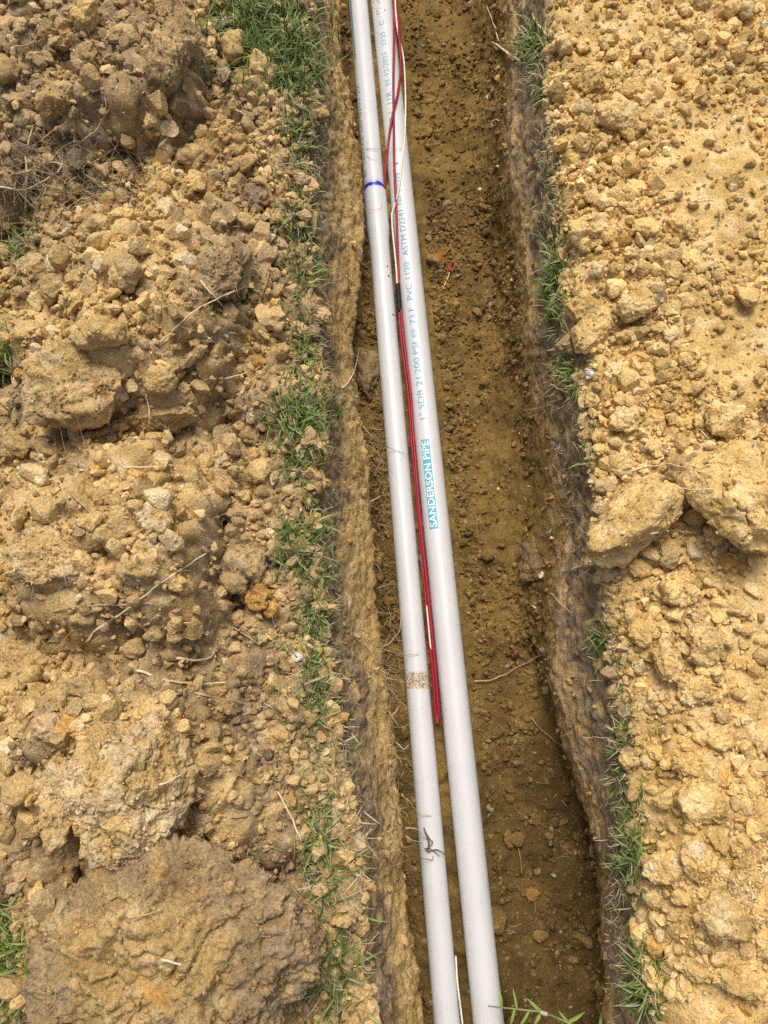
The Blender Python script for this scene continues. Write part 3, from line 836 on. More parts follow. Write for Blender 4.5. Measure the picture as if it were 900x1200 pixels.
# medium clods: one shared mesh per shape, every clod an object of its own
SHAPES = []
for k in range(14):
    V, F = clod_shape(5 if k % 2 else 4, 900 + k * 11, np.array([1, RNG.uniform(.72, .95), RNG.uniform(.6, .85)]) * 0.010, angular=RNG.uniform(.4, 1.2), crumbly=0.75 if k % 3 == 0 else 0.3)
    SHAPES.append(mesh_np('soil_clod', V / 0.010, F, M_CLOD))
inview = (px > 6) & (px < 894) & (py > 6) & (py < 1194)
dens_m = np.where(zoneV == 0, 1.0, np.where(zoneV == 4, 1.0, np.where(fz, 0.30, 0.0))) * (1 - SMOOTH)
dens_m = dens_m * np.where((zoneV == 4) & (px < 820), 1.5, 1.0) * np.where((zoneV == 0) & (px > 240) & (px < 345), 1.3, 1.0) * sstep(-.35, .3, nz1)
cand = RNG.choice(np.where(inview)[0], 9000, p=(dens_m * inview)[inview] / (dens_m * inview).sum())
placed = []
MED = []
LM = [(h[0], h[1], h[2], h[3]) for h in HERO_LOOK]
want = 300 - sum(1 for h in HEROES) - 6
for i in cand:
    if len(MED) >= want: break
    x, y = px[i], py[i]
    u = RNG.random()
    r = (7.0 + 15.0 * u ** 2.0) if zoneV[i] == 0 and x < 320 else 6.5 + 9.5 * u ** 2.0
    if 320 <= x < 420: r = min(r, 10)
    if zoneV[i] == 2: r = 4.5 + 4 * u ** 2
    if zoneV[i] == 2 and x < 0.105 * y + 505: continue       # the pipes lie there
    if any((x - a) ** 2 + (y - b) ** 2 < (r + c) ** 2 * 0.9 for a, b, c in placed): continue
    if any((x - a) ** 2 + (y - b) ** 2 < (r * 0.8 + c * 0.9) ** 2 for a, b, c, _ in LM if c < 60): continue
    if any((x - a) ** 2 + (y - b) ** 2 < (c * 0.75) ** 2 for a, b, c, _ in LM if c >= 60): continue
    placed.append((x, y, r)); MED.append((i, x, y, r))
SHORT = {h: ' '.join(h.split()) for *_, h in LM}
def short(label):
    for cut in (' on top', ' lying', ' standing', ' with ', ' overhanging', ' at the', ' beside', ' by ', ' in the', ' on the', ' left of', ' right of', ' above', ' below', ' among', ' over ', ' under', ' near', ' touching', ' joined', ' against', ' tilted', ' wedged', ' tucked', ' leaning', ' forming', ' midway', ' resting', ' clinging', ' sticking', ' half', ' between', ' slanting', ' in front', ' just', ','):
        j = label.find(cut)
        if j > 0: label = label[:j]
    return label
from collections import Counter
sh_n = Counter(short(h) for *_, h in LM)
MARKS = [(a, b, c, short(h)) for a, b, c, h in LM if sh_n[short(h)] == 1 and len(short(h).split()) > 2]
MARKS += [(360, 490, 20, 'green grass tuft at the left trench lip'), (498, 565, 12, 'boxed blue lettering'), (310, 50, 30, 'largest green grass patch'), (650, 330, 15, 'grass at the right trench lip')]
def side_of(x): return 0 if x < 400 else 1 if x > 640 else 2
pend = {}
for i, x, y, r in MED:
    top = TOPSOIL[i]
    tint = float(np.clip(RNG.normal(1.05, .12), .75, 1.35))
    q = RNG.random()
    base = COLR[i].copy()
    if zoneV[i] == 2: tone = 'damp brown'; base = base * 1.1
    elif q < 0.035: base = PALE * .95; tone = 'pale cream'
    elif q < 0.055: base = ORANGE * .55 + TAN2 * .45; tone = 'orange tinged'
    elif top > 0.5: tone = 'dark brown'; base = base * .5 + TAN2 * .5
    else: tone = 'light tan' if tint > 1.1 else 'tan' if tint > .95 else 'dull tan'
    size = 'large' if r > 15 else 'fair sized' if r > 11 else 'small' if r > 8 else 'very small'
    sd_ = side_of(x)
    m = min((mm for mm in MARKS if side_of(mm[0]) == sd_ or sd_ == 2), key=lambda mm: math.hypot(mm[0] - x, mm[1] - y) - 0.5 * mm[2])
    dx, dy = x - m[0], y - m[1]
    rel = ('right of' if dx > 0 else 'left of') if abs(dx) > abs(dy) else ('below' if dy > 0 else 'above')
    pend.setdefault((size, tone, rel, m[3]), []).append((math.hypot(dx, dy), i, x, y, r, base * tint))
ORD = ['nearest', 'second nearest', 'third nearest', 'fourth nearest', 'fifth nearest', 'sixth nearest', 'seventh nearest', 'eighth nearest', 'ninth nearest', 'tenth nearest']
for (size, tone, rel, mk), L in pend.items():
    L.sort(key=lambda t: t[0])
    for n, (_, i, x, y, r, c) in enumerate(L):
        sc = proj(S[i])[2] / FOC * r
        o = obj('soil_clod', SHAPES[int(RNG.integers(len(SHAPES)))])
        o.scale = (sc * RNG.uniform(.9, 1.15), sc * RNG.uniform(.85, 1.1), sc * RNG.uniform(.8, 1.05))
        o.rotation_euler = (RNG.uniform(-.5, .5), RNG.uniform(-.5, .5), RNG.uniform(0, 6.28))
        o.location = S[i] + NRM[i] * sc * (0.55 if zoneV[i] == 0 else 0.45 if zoneV[i] == 4 else 0.15)
        o.color = (*[float(v) for v in np.clip(c, .01, .8)], 1)
        pre = ('' if len(L) == 1 else ORD[min(n, 9)] + ' ')
        lab_ = f'{pre}{size} {tone} clod {rel} the {mk}'
        if len(lab_.split()) > 16: lab_ = lab_.replace(' ' + tone + ' ', ' ').replace(' nearest', '').replace('fair sized ', '').replace('very small ', 'small ')
        if len(lab_.replace('-', ' ').split()) > 15: lab_ = lab_.replace(size + ' ', '', 1)
        if len(lab_.replace('-', ' ').split()) > 15: lab_ = lab_.replace(tone + ' ', '', 1)
        tag(o, lab_, 'clod', 'clods on the right bank' if x > 640 else 'clods in the trench' if x > 410 else 'clods on the left heap')

# crumbs nobody could count
def scatter(name, P, Nn, C, rad, sub, seed, sinkv=0.35):
    r0 = np.random.default_rng(seed)
    Bv, Bf = ico(sub)
    n, m = len(P), len(Bv)
    var = []
    for k in range(16):
        j = Bv * (1 + 0.30 * perlin(Bv * 1.3, k + seed)[:, None] + (0.30 if sub == 0 else 0.16 if sub == 1 else 0.05) * r0.normal(size=(m, 1)).clip(-1.5, 1.5))
        for _ in range(5):
            nn = r0.normal(size=3); nn /= np.linalg.norm(nn); t = j @ nn; o_ = r0.uniform(.45, .8)
            j = j - nn[None] * np.maximum(0, t - o_)[:, None]
        var.append(j * np.array([1.15, r0.uniform(.7, 1.1), r0.uniform(.6, 1.0)]))
    var = np.array(var)
    q = r0.normal(size=(n, 4)); q /= np.linalg.norm(q, axis=1)[:, None]
    w, x, y, z = q.T
    R = np.stack([1 - 2 * (y * y + z * z), 2 * (x * y - z * w), 2 * (x * z + y * w), 2 * (x * y + z * w), 1 - 2 * (x * x + z * z), 2 * (y * z - x * w), 2 * (x * z - y * w), 2 * (y * z + x * w), 1 - 2 * (x * x + y * y)], -1).reshape(n, 3, 3)
    V = np.einsum('nij,nmj->nmi', R, var[r0.integers(16, size=n)]) * rad[:, None, None] + (P + Nn * (rad * sinkv)[:, None])[:, None]
    F = Bf[None] + (np.arange(n) * m)[:, None, None]
    Cc = np.repeat(C, m, axis=0)
    o = obj(name, mesh_np(name, V.reshape(-1, 3), F.reshape(-1, 3), M_SOIL, {'soil_colour': Cc}, smooth=False))
    return tag(o, kind='stuff')
wide = (px > -60) & (px < 960) & (py > -70) & (py < 1270)
den = np.where(zoneV == 0, 0.85, np.where(zoneV == 4, 1.15, np.where(fz, 0.40 + 0.9 * patch, np.where(rw & (DAMP > .8), .25, 0.025))))
den = den * (1 - 0.86 * SMOOTH) * (0.35 + 0.65 * sstep(-.3, .3, fbm(S * 20, 2, 91))) * wide * np.where(NRM[:, 2] > 0.25, 1, 0.55)
PIPE_CLEAR = (S[:, 2] < 0.075) & (px > 405 + (py * 0.0869)) & (px < 470 + py * 0.105)
den = np.where(PIPE_CLEAR, 0, den)
den = den * np.where(fz & (px > 468 + py * 0.105) & (px < 484 + py * 0.105), 1.7, 1)
den /= den.sum()
den_big = np.where(lw | rw, 0, den); den_big /= den_big.sum()
def pick(n, rmin, rmax, power):
    i = RNG.choice(len(S), n, p=den_big if rmax > .009 else den)
    P = S[i] + RNG.normal(size=(n, 3)) * 0.0008
    r = rmin + (rmax - rmin) * RNG.random(n) ** power
    r = np.where(zoneV[i] == 2, r * 0.78, r)
    tint = np.clip(RNG.normal(1.06, .17, n), .6, 1.5)[:, None]
    C = COLR[i] * tint
    dry = np.where((zoneV[i] == 0) | (zoneV[i] == 4), 0.5, 0.16)[:, None] * RNG.random((n, 1))
    C = C + (TAN1 * tint - C) * dry
    q = RNG.random(n)
    C = np.where((q < .03)[:, None], PALE * np.where(zoneV[i] == 2, .42, 1.0)[:, None], C)
    C = np.where(((q > .04) & (q < .055))[:, None], ORANGE * tint * np.where(zoneV[i] == 2, .45, .9)[:, None], C)
    return P, NRM[i], np.clip(C, .01, .85), r
a = pick(3000, .0052, .0098, 2.2)
scatter('soil_crumbs', a[0], a[1], a[2], a[3], 2, 5, np.where(a[0][:, 2] < .05, .02, .40))
den_sav = den_big; den_big = den_big * np.where((zoneV == 0) & (px < 312), 2.4, np.where(zoneV == 0, .1, 1.0)); den_big /= den_big.sum()
a = pick(700, .0068, .0150, 1.9); den_big = den_sav
scatter('loose_clods', a[0], a[1], a[2], np.where(a[0][:, 2] < .05, a[3] * .7, a[3]), 3, 9, np.where(a[0][:, 2] < .05, .05, .5))
a = pick(15000, .0027, .0062, 1.7)
scatter('small_crumbs', a[0], a[1], a[2], a[3], 1, 6, np.where(a[0][:, 2] < .05, .10, .45))
a = pick(36000, .0012, .0032, 1.5)
scatter('soil_granules', a[0], a[1], a[2], a[3] * 1.15, 0, 7, .4)
hp, hc, hn = np.vstack(hero_pts), np.vstack(hero_cols), np.vstack(hero_nrm)
i = RNG.choice(len(hp), 6000)
# only where the lump's skin is bare (not inside another lump)
scatter('clod_dust', hp[i], hn[i], np.clip(hc[i] * np.clip(RNG.normal(1.08, .15, len(i)), .6, 1.5)[:, None], .01, .85), .0007 + .0026 * RNG.random(len(i)) ** 3, 0, 8)

# ------------------------------------------------------------------ the two pipes
def axis_frame(p0, p1):
    y = (Vector(p1) - Vector(p0)); L = y.length; y.normalize()
    x = y.cross(Vector((0, 0, 1))).normalized(); z = x.cross(y)
    M = Matrix((x, y, z)).transposed().to_4x4(); M.translation = Vector(p0)
    return M, L
def lathe(name, prof, mat, seg=48):
    """prof: (y, r) pairs along the pipe's own Y axis."""
    prof = np.array(prof, float); n = len(prof)
    ang = np.arange(seg) * 2 * math.pi / seg
    V = np.stack([prof[:, 1][:, None] * np.cos(ang), np.repeat(prof[:, 0][:, None], seg, 1), prof[:, 1][:, None] * np.sin(ang)], -1).reshape(-1, 3)
    i = np.arange(n - 1)[:, None] * seg; k = np.arange(seg)[None]; k2 = (k + 1) % seg
    F = np.stack([i + k, i + seg + k, i + seg + k2, i + k2], -1).reshape(-1, 4)
    return mesh_np(name, V, F, mat)

def pipe_axis(pxa, pya, pxb, pyb, zc):
    A = at(pxa, pya, zc); B = at(pxb, pyb, zc)          # picture bottom -> top
    d = (B - A) / np.linalg.norm(B - A)
    return A, B, d
RR, RLP, RBELL = 0.0165, 0.0141, 0.0163
ZR, ZL = 0.0185, 0.0178
A, B, d = pipe_axis(571.5, 1190, 448.0, 10, ZR)
right_pipe = empty('pvc_pipe'); MR, _ = axis_frame(A, B)
right_pipe.matrix_world = MR
tag(right_pipe, 'white plastic pipe with blue printed lettering, the right one in the trench', 'pipe', 'white pipes in the trench')
obj('pipe_barrel', lathe('pipe_barrel', [(y, RR) for y in np.linspace(-3.2, 4.2, 60)], pipe_material('white_pvc')), right_pipe)
A2, B2, d2 = pipe_axis(523.0, 1190, 420.5, 10, ZL)
left_pipe = empty('pvc_pipe'); ML, _ = axis_frame(A2, B2)
left_pipe.matrix_world = ML
tag(left_pipe, 'white plastic pipe with a blue ink ring at its belled joint, the left one', 'pipe', 'white pipes in the trench')
def along(M, px_, py_, z):                               # distance along a pipe of the point under a pixel
    return (M.inverted() @ Vector(at(px_, py_, z)))[1]
yB = along(ML, 440, 217, ZL + RBELL)
yT = along(ML, 447, 282, ZL + RBELL)
ySt = along(ML, 489, 797, ZL + RLP)
yInk = along(ML, 438, 213, ZL + RBELL)
M_LP = pipe_material('white_pvc_marked', [('dirt', ySt, 0.011), ('ink', yInk, 0.0042)])
obj('pipe_barrel', lathe('pipe_barrel', [(y, RLP) for y in np.linspace(-3.2, yT, 40)], M_LP), left_pipe)
bell = [(yT - 0.004, RLP), (yT, RLP + .0001)] + [(yT + (yB - yT) * t, RLP + (RBELL - RLP) * float(sstep(0.0, 0.38, t))) for t in np.linspace(0.03, 0.97, 20)] + [(yB - .0012, RBELL), (yB - .0003, RBELL - .0003), (yB, RBELL - .0008), (yB, RLP - .0005)]
obj('bell_socket', lathe('bell_socket', bell, M_LP), left_pipe)
obj('spigot_pipe', lathe('spigot_pipe', [(y, RLP + .0004) for y in np.linspace(yB - 0.02, 4.2, 40)], M_LP), left_pipe)

def bent_text(text, M, R, y0, y1, ang0, height, mat, parent, off=0.00012, name='printed_lettering', bold=0.0, flip=False):
    """Lettering wrapped on a pipe, read along its axis from y0 to y1, its middle at ang0 from the top."""
    cu = bpy.data.curves.new(name, 'FONT'); cu.body = text; cu.size = 1.0; cu.resolution_u = 3; cu.offset = bold
    tmp = bpy.data.objects.new('tmp', cu); COL.objects.link(tmp)
    dg = bpy.context.evaluated_depsgraph_get()
    me = bpy.data.meshes.new_from_object(tmp.evaluated_get(dg))
    COL.objects.unlink(tmp); bpy.data.objects.remove(tmp); bpy.data.curves.remove(cu)
    bm = bmesh.new(); bm.from_mesh(me)
    bmesh.ops.triangulate(bm, faces=bm.faces[:])
    xs = [v.co.x for v in bm.verts]; ys = [v.co.y for v in bm.verts]
    x0, x1, a0, a1 = min(xs), max(xs), min(0, min(ys)), max(0.6, max(ys))
    for k in range(1, 8):
        bmesh.ops.bisect_plane(bm, geom=bm.verts[:] + bm.edges[:] + bm.faces[:], plane_co=(0, a0 + (a1 - a0) * k / 8, 0), plane_no=(0, 1, 0))
    for v in bm.verts:
        u = (v.co.x - x0) / (x1 - x0); w = (v.co.y - a0) / (a1 - a0) - 0.5
        if flip: u, w = 1 - u, -w
        th = ang0 - w * height / R                       # letters' heads point to the left
        v.co = (math.sin(th) * (R + off), y0 + (y1 - y0) * u, math.cos(th) * (R + off))
    me2 = bpy.data.meshes.new(name); bm.to_mesh(me2); bm.free(); bpy.data.meshes.remove(me)
    me2.materials.append(mat)
    return obj(name, me2, parent)
def patch_on(M, R, y0, y1, th0, th1, mat, parent, name, off):
    n = 14
    th = np.linspace(th0, th1, n); V = []
    for y in np.linspace(y0, y1, 12):
        V += [(math.sin(t) * (R + off), y, math.cos(t) * (R + off)) for t in th]
    i = (np.arange(11)[:, None] * n + np.arange(n - 1)[None])
    F = np.stack([i, i + n, i + n + 1, i + 1], -1).reshape(-1, 4)
    return obj(name, mesh_np(name, np.array(V), F, mat), parent)
def yR(py): return along(MR, 448 + (571.5 - 448) * (py - 10) / 1180 - 3, py, ZR + RR)
AT = -0.30
for text, p0, p1, h in (('1" SDR 21', 491, 442, .0085), ('200 PSI', 437, 401, .0085), ('@', 395, 385, .0080), ('73 F', 379, 360, .0080), ('PVC 1120', 351, 307, .0085),
                        ('ASTM D2241', 299, 246, .0085), ('NSF-pw', 239, 215, .0085), ('09', 212, 202, .0080), ('1', 192.6, 190.2, .0070), ('8.1', 143, 131, .0080), ('11R', 121, 107, .0080), ('01-12-2023', 100, 61, .0080), ('23:25', 53, 37, .0080), ('C', 29, 23, .0080)):
    bent_text(text, MR, RR, yR(p0), yR(p1), AT, h, M_PRINT, right_pipe, bold=0.0)
patch_on(MR, RR, yR(619.5), yR(514.5), AT - .0055 / RR, AT + .0055 / RR, M_PRINT_BOX, right_pipe, 'print_box', .0001)
bent_text('SANDERSON PIPE', MR, RR, yR(617.5), yR(516.5), AT, .0088, M_KNOCK, right_pipe, off=.00022, bold=0.012)
def yL(py): return along(ML, 420.5 + 102.5 * (py - 10) / 1180 - 5, py, ZL + RLP * .8)
patch_on(ML, RLP + .0004, yL(66), yL(-60), -1.12, -.86, M_PRINT_DULL, left_pipe, 'print_box', .0001)
bent_text('US 0202 22', ML, RLP + .0004, yL(152), yL(98), -.98, .0065, M_PRINT_DULL, left_pipe, bold=0.0)
bent_text('0202', ML, RLP + .0004, yL(190), yL(158), -.98, .0065, M_PRINT_DULL, left_pipe, bold=0.0)
bent_text('8', ML, RLP + .0004, yL(206), yL(198), -.95, .0065, M_PRINT_DULL, left_pipe, bold=0.0)
# ink dots on the bell's pipe
for (qx, qy, sx_, sy_) in ((454, 311, .0008, .0014), (458, 316, .0006, .0011), (455.5, 322, .0012, .0013), (461, 367, .0016, .0012)):
    y = along(ML, qx, qy, ZL + RLP); lc = ML.inverted() @ Vector(at(qx, qy, ZL + RLP * .93)); t = math.asin(max(-.95, min(.95, lc.x / RLP)))
    patch_on(ML, RLP, y - sy_, y + sy_, t - sx_ / RLP, t + sx_ / RLP, M_BLACK, left_pipe, 'ink_dot', .0010 if qy < 300 else .00015)

def mud_on(M, R, specs, seed, parent):
    r0 = np.random.default_rng(seed); P, Nn, rad = [], [], []
    for y0, ys, th0, ths, n, ra in specs:
        y = r0.normal(y0, ys, n); th = r0.normal(th0, ths, n)
        nn = np.stack([np.sin(th), np.zeros(n), np.cos(th)], -1)
        P.append(nn * R + np.stack([0 * y, y, 0 * y], -1)); Nn.append(nn); rad.append(ra * r0.uniform(.4, 1.2, n))
    P, Nn, rad = np.vstack(P), np.vstack(Nn), np.concatenate(rad)
    C = (TAN2 * 0.8)[None] * r0.uniform(.5, 1.3, (len(P), 1))
    o = scatter('dried_mud', P, Nn, C, rad, 1, seed, .1); o.parent = parent
    return o
mud_on(ML, RLP, [(ySt, .0045, -.1, .55, 150, .0007), (ySt, .09, -.5, .4, 40, .0005), (0.2, .4, -.3, .7, 60, .0005)], 21, left_pipe)
mud_on(MR, RR, [(0.35, .5, .3, .8, 90, .0005), (yR(5), .01, -.4, .3, 30, .0011)], 22, right_pipe)

# ------------------------------------------------------------------ wires
def wire_path(pts, n=None):
    W = np.array([at(x, y, z) for x, y, z in pts])
    return spline(W, n or max(24, len(pts) * 8))
def wire(label, pts, mat, r=0.0016, cat='wire', group='wires between the pipes', name='electrical_wire'):
    root = empty(name, at(*pts[0]))
    tag(root, label, cat, group)
    P = wire_path(pts) - np.array(at(*pts[0]))
    obj('insulation', tube_mesh('insulation', P, r, mat, 10), root)
    return root
TZ = ZR + RR + .0018
w1_ = wire('red wire running straight down the right pipe to the black taped splice', [(459, -120, TZ), (461, -40, TZ), (462, 10, TZ), (461.5, 60, TZ), (461, 100, TZ), (461.5, 150, TZ), (462, 190, TZ - .001), (463.6, 225, .0350), (465, 260, .0330), (466.3, 300, .0288), (467.3, 322, .0262), (467.5, 340, .025)], M_RED, .00175)
w2_ = wire('red wire crossing over the right pipe and ducking under the left pipe joint', [(463, -120, TZ), (464, -30, TZ - .001), (465.5, 15, TZ - .001), (468, 45, TZ - .002), (469.5, 80, TZ - .002), (466, 110, TZ), (461, 130, TZ + .0034), (456, 160, .034), (452.5, 190, .029), (451, 212, .024), (452, 240, .016), (456, 280, .016)], M_RED, .00175)
w3_ = wire('thin white wire curving along the right edge of the pipe into the gap', [(461, -60, TZ + .001), (463.5, 10, TZ + .001), (467, 42, TZ - .004), (472, 62, .024), (474.5, 90, .022), (475.3, 130, .023), (474, 165, .030), (471, 190, TZ - .001), (468.3, 215, TZ), (464, 236, TZ - .002), (460, 248, .033), (459.2, 256, .032), (461, 280, .031), (464, 310, .029), (465.5, 336, .027)], M_WHITE_WIRE, .00125)
w4_ = wire('pair member of dark red wire leaving the black splice, running lower in the gap', [(467.5, 362, .026), (469.5, 390, .026), (473, 420, .025), (477, 450, .025), (480, 480, .024), (482.5, 520, .023), (487, 570, .023), (491.5, 620, .023), (497, 680, .023), (502, 740, .023), (507.5, 790, .023), (511, 846, .022)], M_RED, .0017)
w5_ = wire('glossy red wire beside it in the gap, down to the red wire end', [(469.5, 362, .027), (472, 390, .028), (476.5, 425, .028), (481.5, 465, .028), (483.5, 500, .028), (486, 530, .028), (489.5, 575, .028), (494, 625, .028), (500, 680, .028), (506, 740, .028), (510.5, 790, .027), (514.5, 846, .024)], M_RED, .0018)
w6_ = wire('thin pink white wire showing between the red pair in the lower gap', [(493, 650, .019), (497.5, 690, .0215), (501, 720, .0245), (504, 752, .0245), (507, 785, .020), (510, 830, .016)], M_WHITE_WIRE, .0010)
w7_ = wire('thin pinkish wire emerging beside the left pipe at the bottom edge', [(534, 1120, .014), (536, 1150, .022), (539, 1175, .026), (542, 1200, .027), (546, 1240, .026)], M_WHITE_WIRE, .0010)
# the splice: black tape round the join
sp = empty('tape_splice', at(466.5, 335, .026)); tag(sp, 'black taped wire splice in the gap beside the lettering', 'wire splice')
P = wire_path([(466, 332, .0265), (466.8, 345, .0265), (468.2, 366, .0265)], 24) - np.array(at(466.5, 335, .026))
obj('tape_wrap', tube_mesh('tape_wrap', P, np.concatenate([[.0016, .0026], np.full(20, .0034), [.0027, .0018]]), M_BLACK, 14), sp)
P2 = wire_path([(468.6, 368, .026), (470.6, 388, .024), (473.5, 420, .0225)], 18) - np.array(at(466.5, 335, .026))
obj('tape_tail', tube_mesh('tape_tail', P2, .0014, M_BLACK, 8), sp)
ec = w5_; W5O = np.array(w5_.location)
P = wire_path([(512.6, 838, .0225), (513.2, 848, .0225)], 12) - W5O
obj('cap_sleeve', tube_mesh('cap_sleeve', P, np.concatenate([[.0028], np.full(10, .0032), [.0028]]), simple('dark_red_sleeve', (.20, .03, .028), .5, .4, .2, 60), 12), ec)
P = wire_path([(513.4, 849, .022), (515, 880, .018), (517, 930, .012)], 12) - W5O

l0, n0, _ = hit(529, 314)
st = empty('wire_offcut', l0); tag(st, 'short red wire offcut with bare copper strand on the trench floor', 'wire offcut')
def onfloor(qx, qy, lift): 
    l, n, _ = hit(qx, qy); return np.array(l) + np.array(n) * lift
P = spline([onfloor(531, 309, .004), onfloor(529, 314, .0035), onfloor(526.5, 320, .0035)], 10) - np.array(l0)
obj('insulation', tube_mesh('insulation', P, .0020, M_RED, 10), st)
P = spline([onfloor(527, 319, .0035), onfloor(523.5, 328, .003), onfloor(520.5, 337, .002), onfloor(519.5, 343, .0006)], 12) - np.array(l0)
obj('copper_strand', tube_mesh('copper_strand', P, .0007, M_COPPER, 8), st)
l1, n1, _ = hit(481, 3)
st2 = empty('wire_offcut', l1); tag(st2, 'red wire scrap on the trench floor at the very top of the view', 'wire offcut')
P = spline([onfloor(478, -6, .002), onfloor(481, 2, .002), onfloor(483, 9, .001)], 8) - np.array(l1)
obj('insulation', tube_mesh('insulation', P, .0017, M_RED, 8), st2)

# ------------------------------------------------------------------ roots
def root(label, pts, r, mat, lift=0.0040, taper=0.6):
    """pts: (px, py) laid on whatever is there, or (px, py, z) hanging free at that height."""
    Q = []
    p2 = np.array([(p[0], p[1]) for p in pts], float)
    L = np.sum(np.linalg.norm(np.diff(p2, axis=0), axis=1))
    free = any(len(p) == 3 for p in pts)
    if free:
        W = []
        for p in pts:
            if len(p) == 3: W.append(at(*p))
            else:
                l, n, _ = hit(*p); W.append(np.array(l) + np.array(n) * lift)
        P = spline(W, max(10, int(L / 5)))
    else:
        n = max(8, int(L / 6)); pp = spline(p2, n)
        Hs = [hit(*p) for p in pp]
        dist = np.array([h[2] for h in Hs])
        sm = dist.copy()
        for _ in range(3):                                # span the hollows, rest on the bumps
            sm = np.minimum(sm, 0.25 * np.roll(sm, 1) + 0.5 * sm + 0.25 * np.roll(sm, -1)) if len(sm) > 4 else sm
            sm[0], sm[-1] = dist[0], dist[-1]
        D_ = ray(pp[:, 0], pp[:, 1]); D_ /= np.linalg.norm(D_, axis=1)[:, None]
        P = CAM + D_ * (sm - lift - r)[:, None]
    seed = abs(hash(tuple(map(tuple, pts)))) % 97
    jit = np.stack([perlin(P * 90, seed + k) for k in range(3)], -1) * 0.0016
    P = P + jit
    o = obj('root', tube_mesh('root', P - P[0], r, mat, 6, taper)); o.location = P[0]
    return tag(o, label, 'root', 'bare roots')
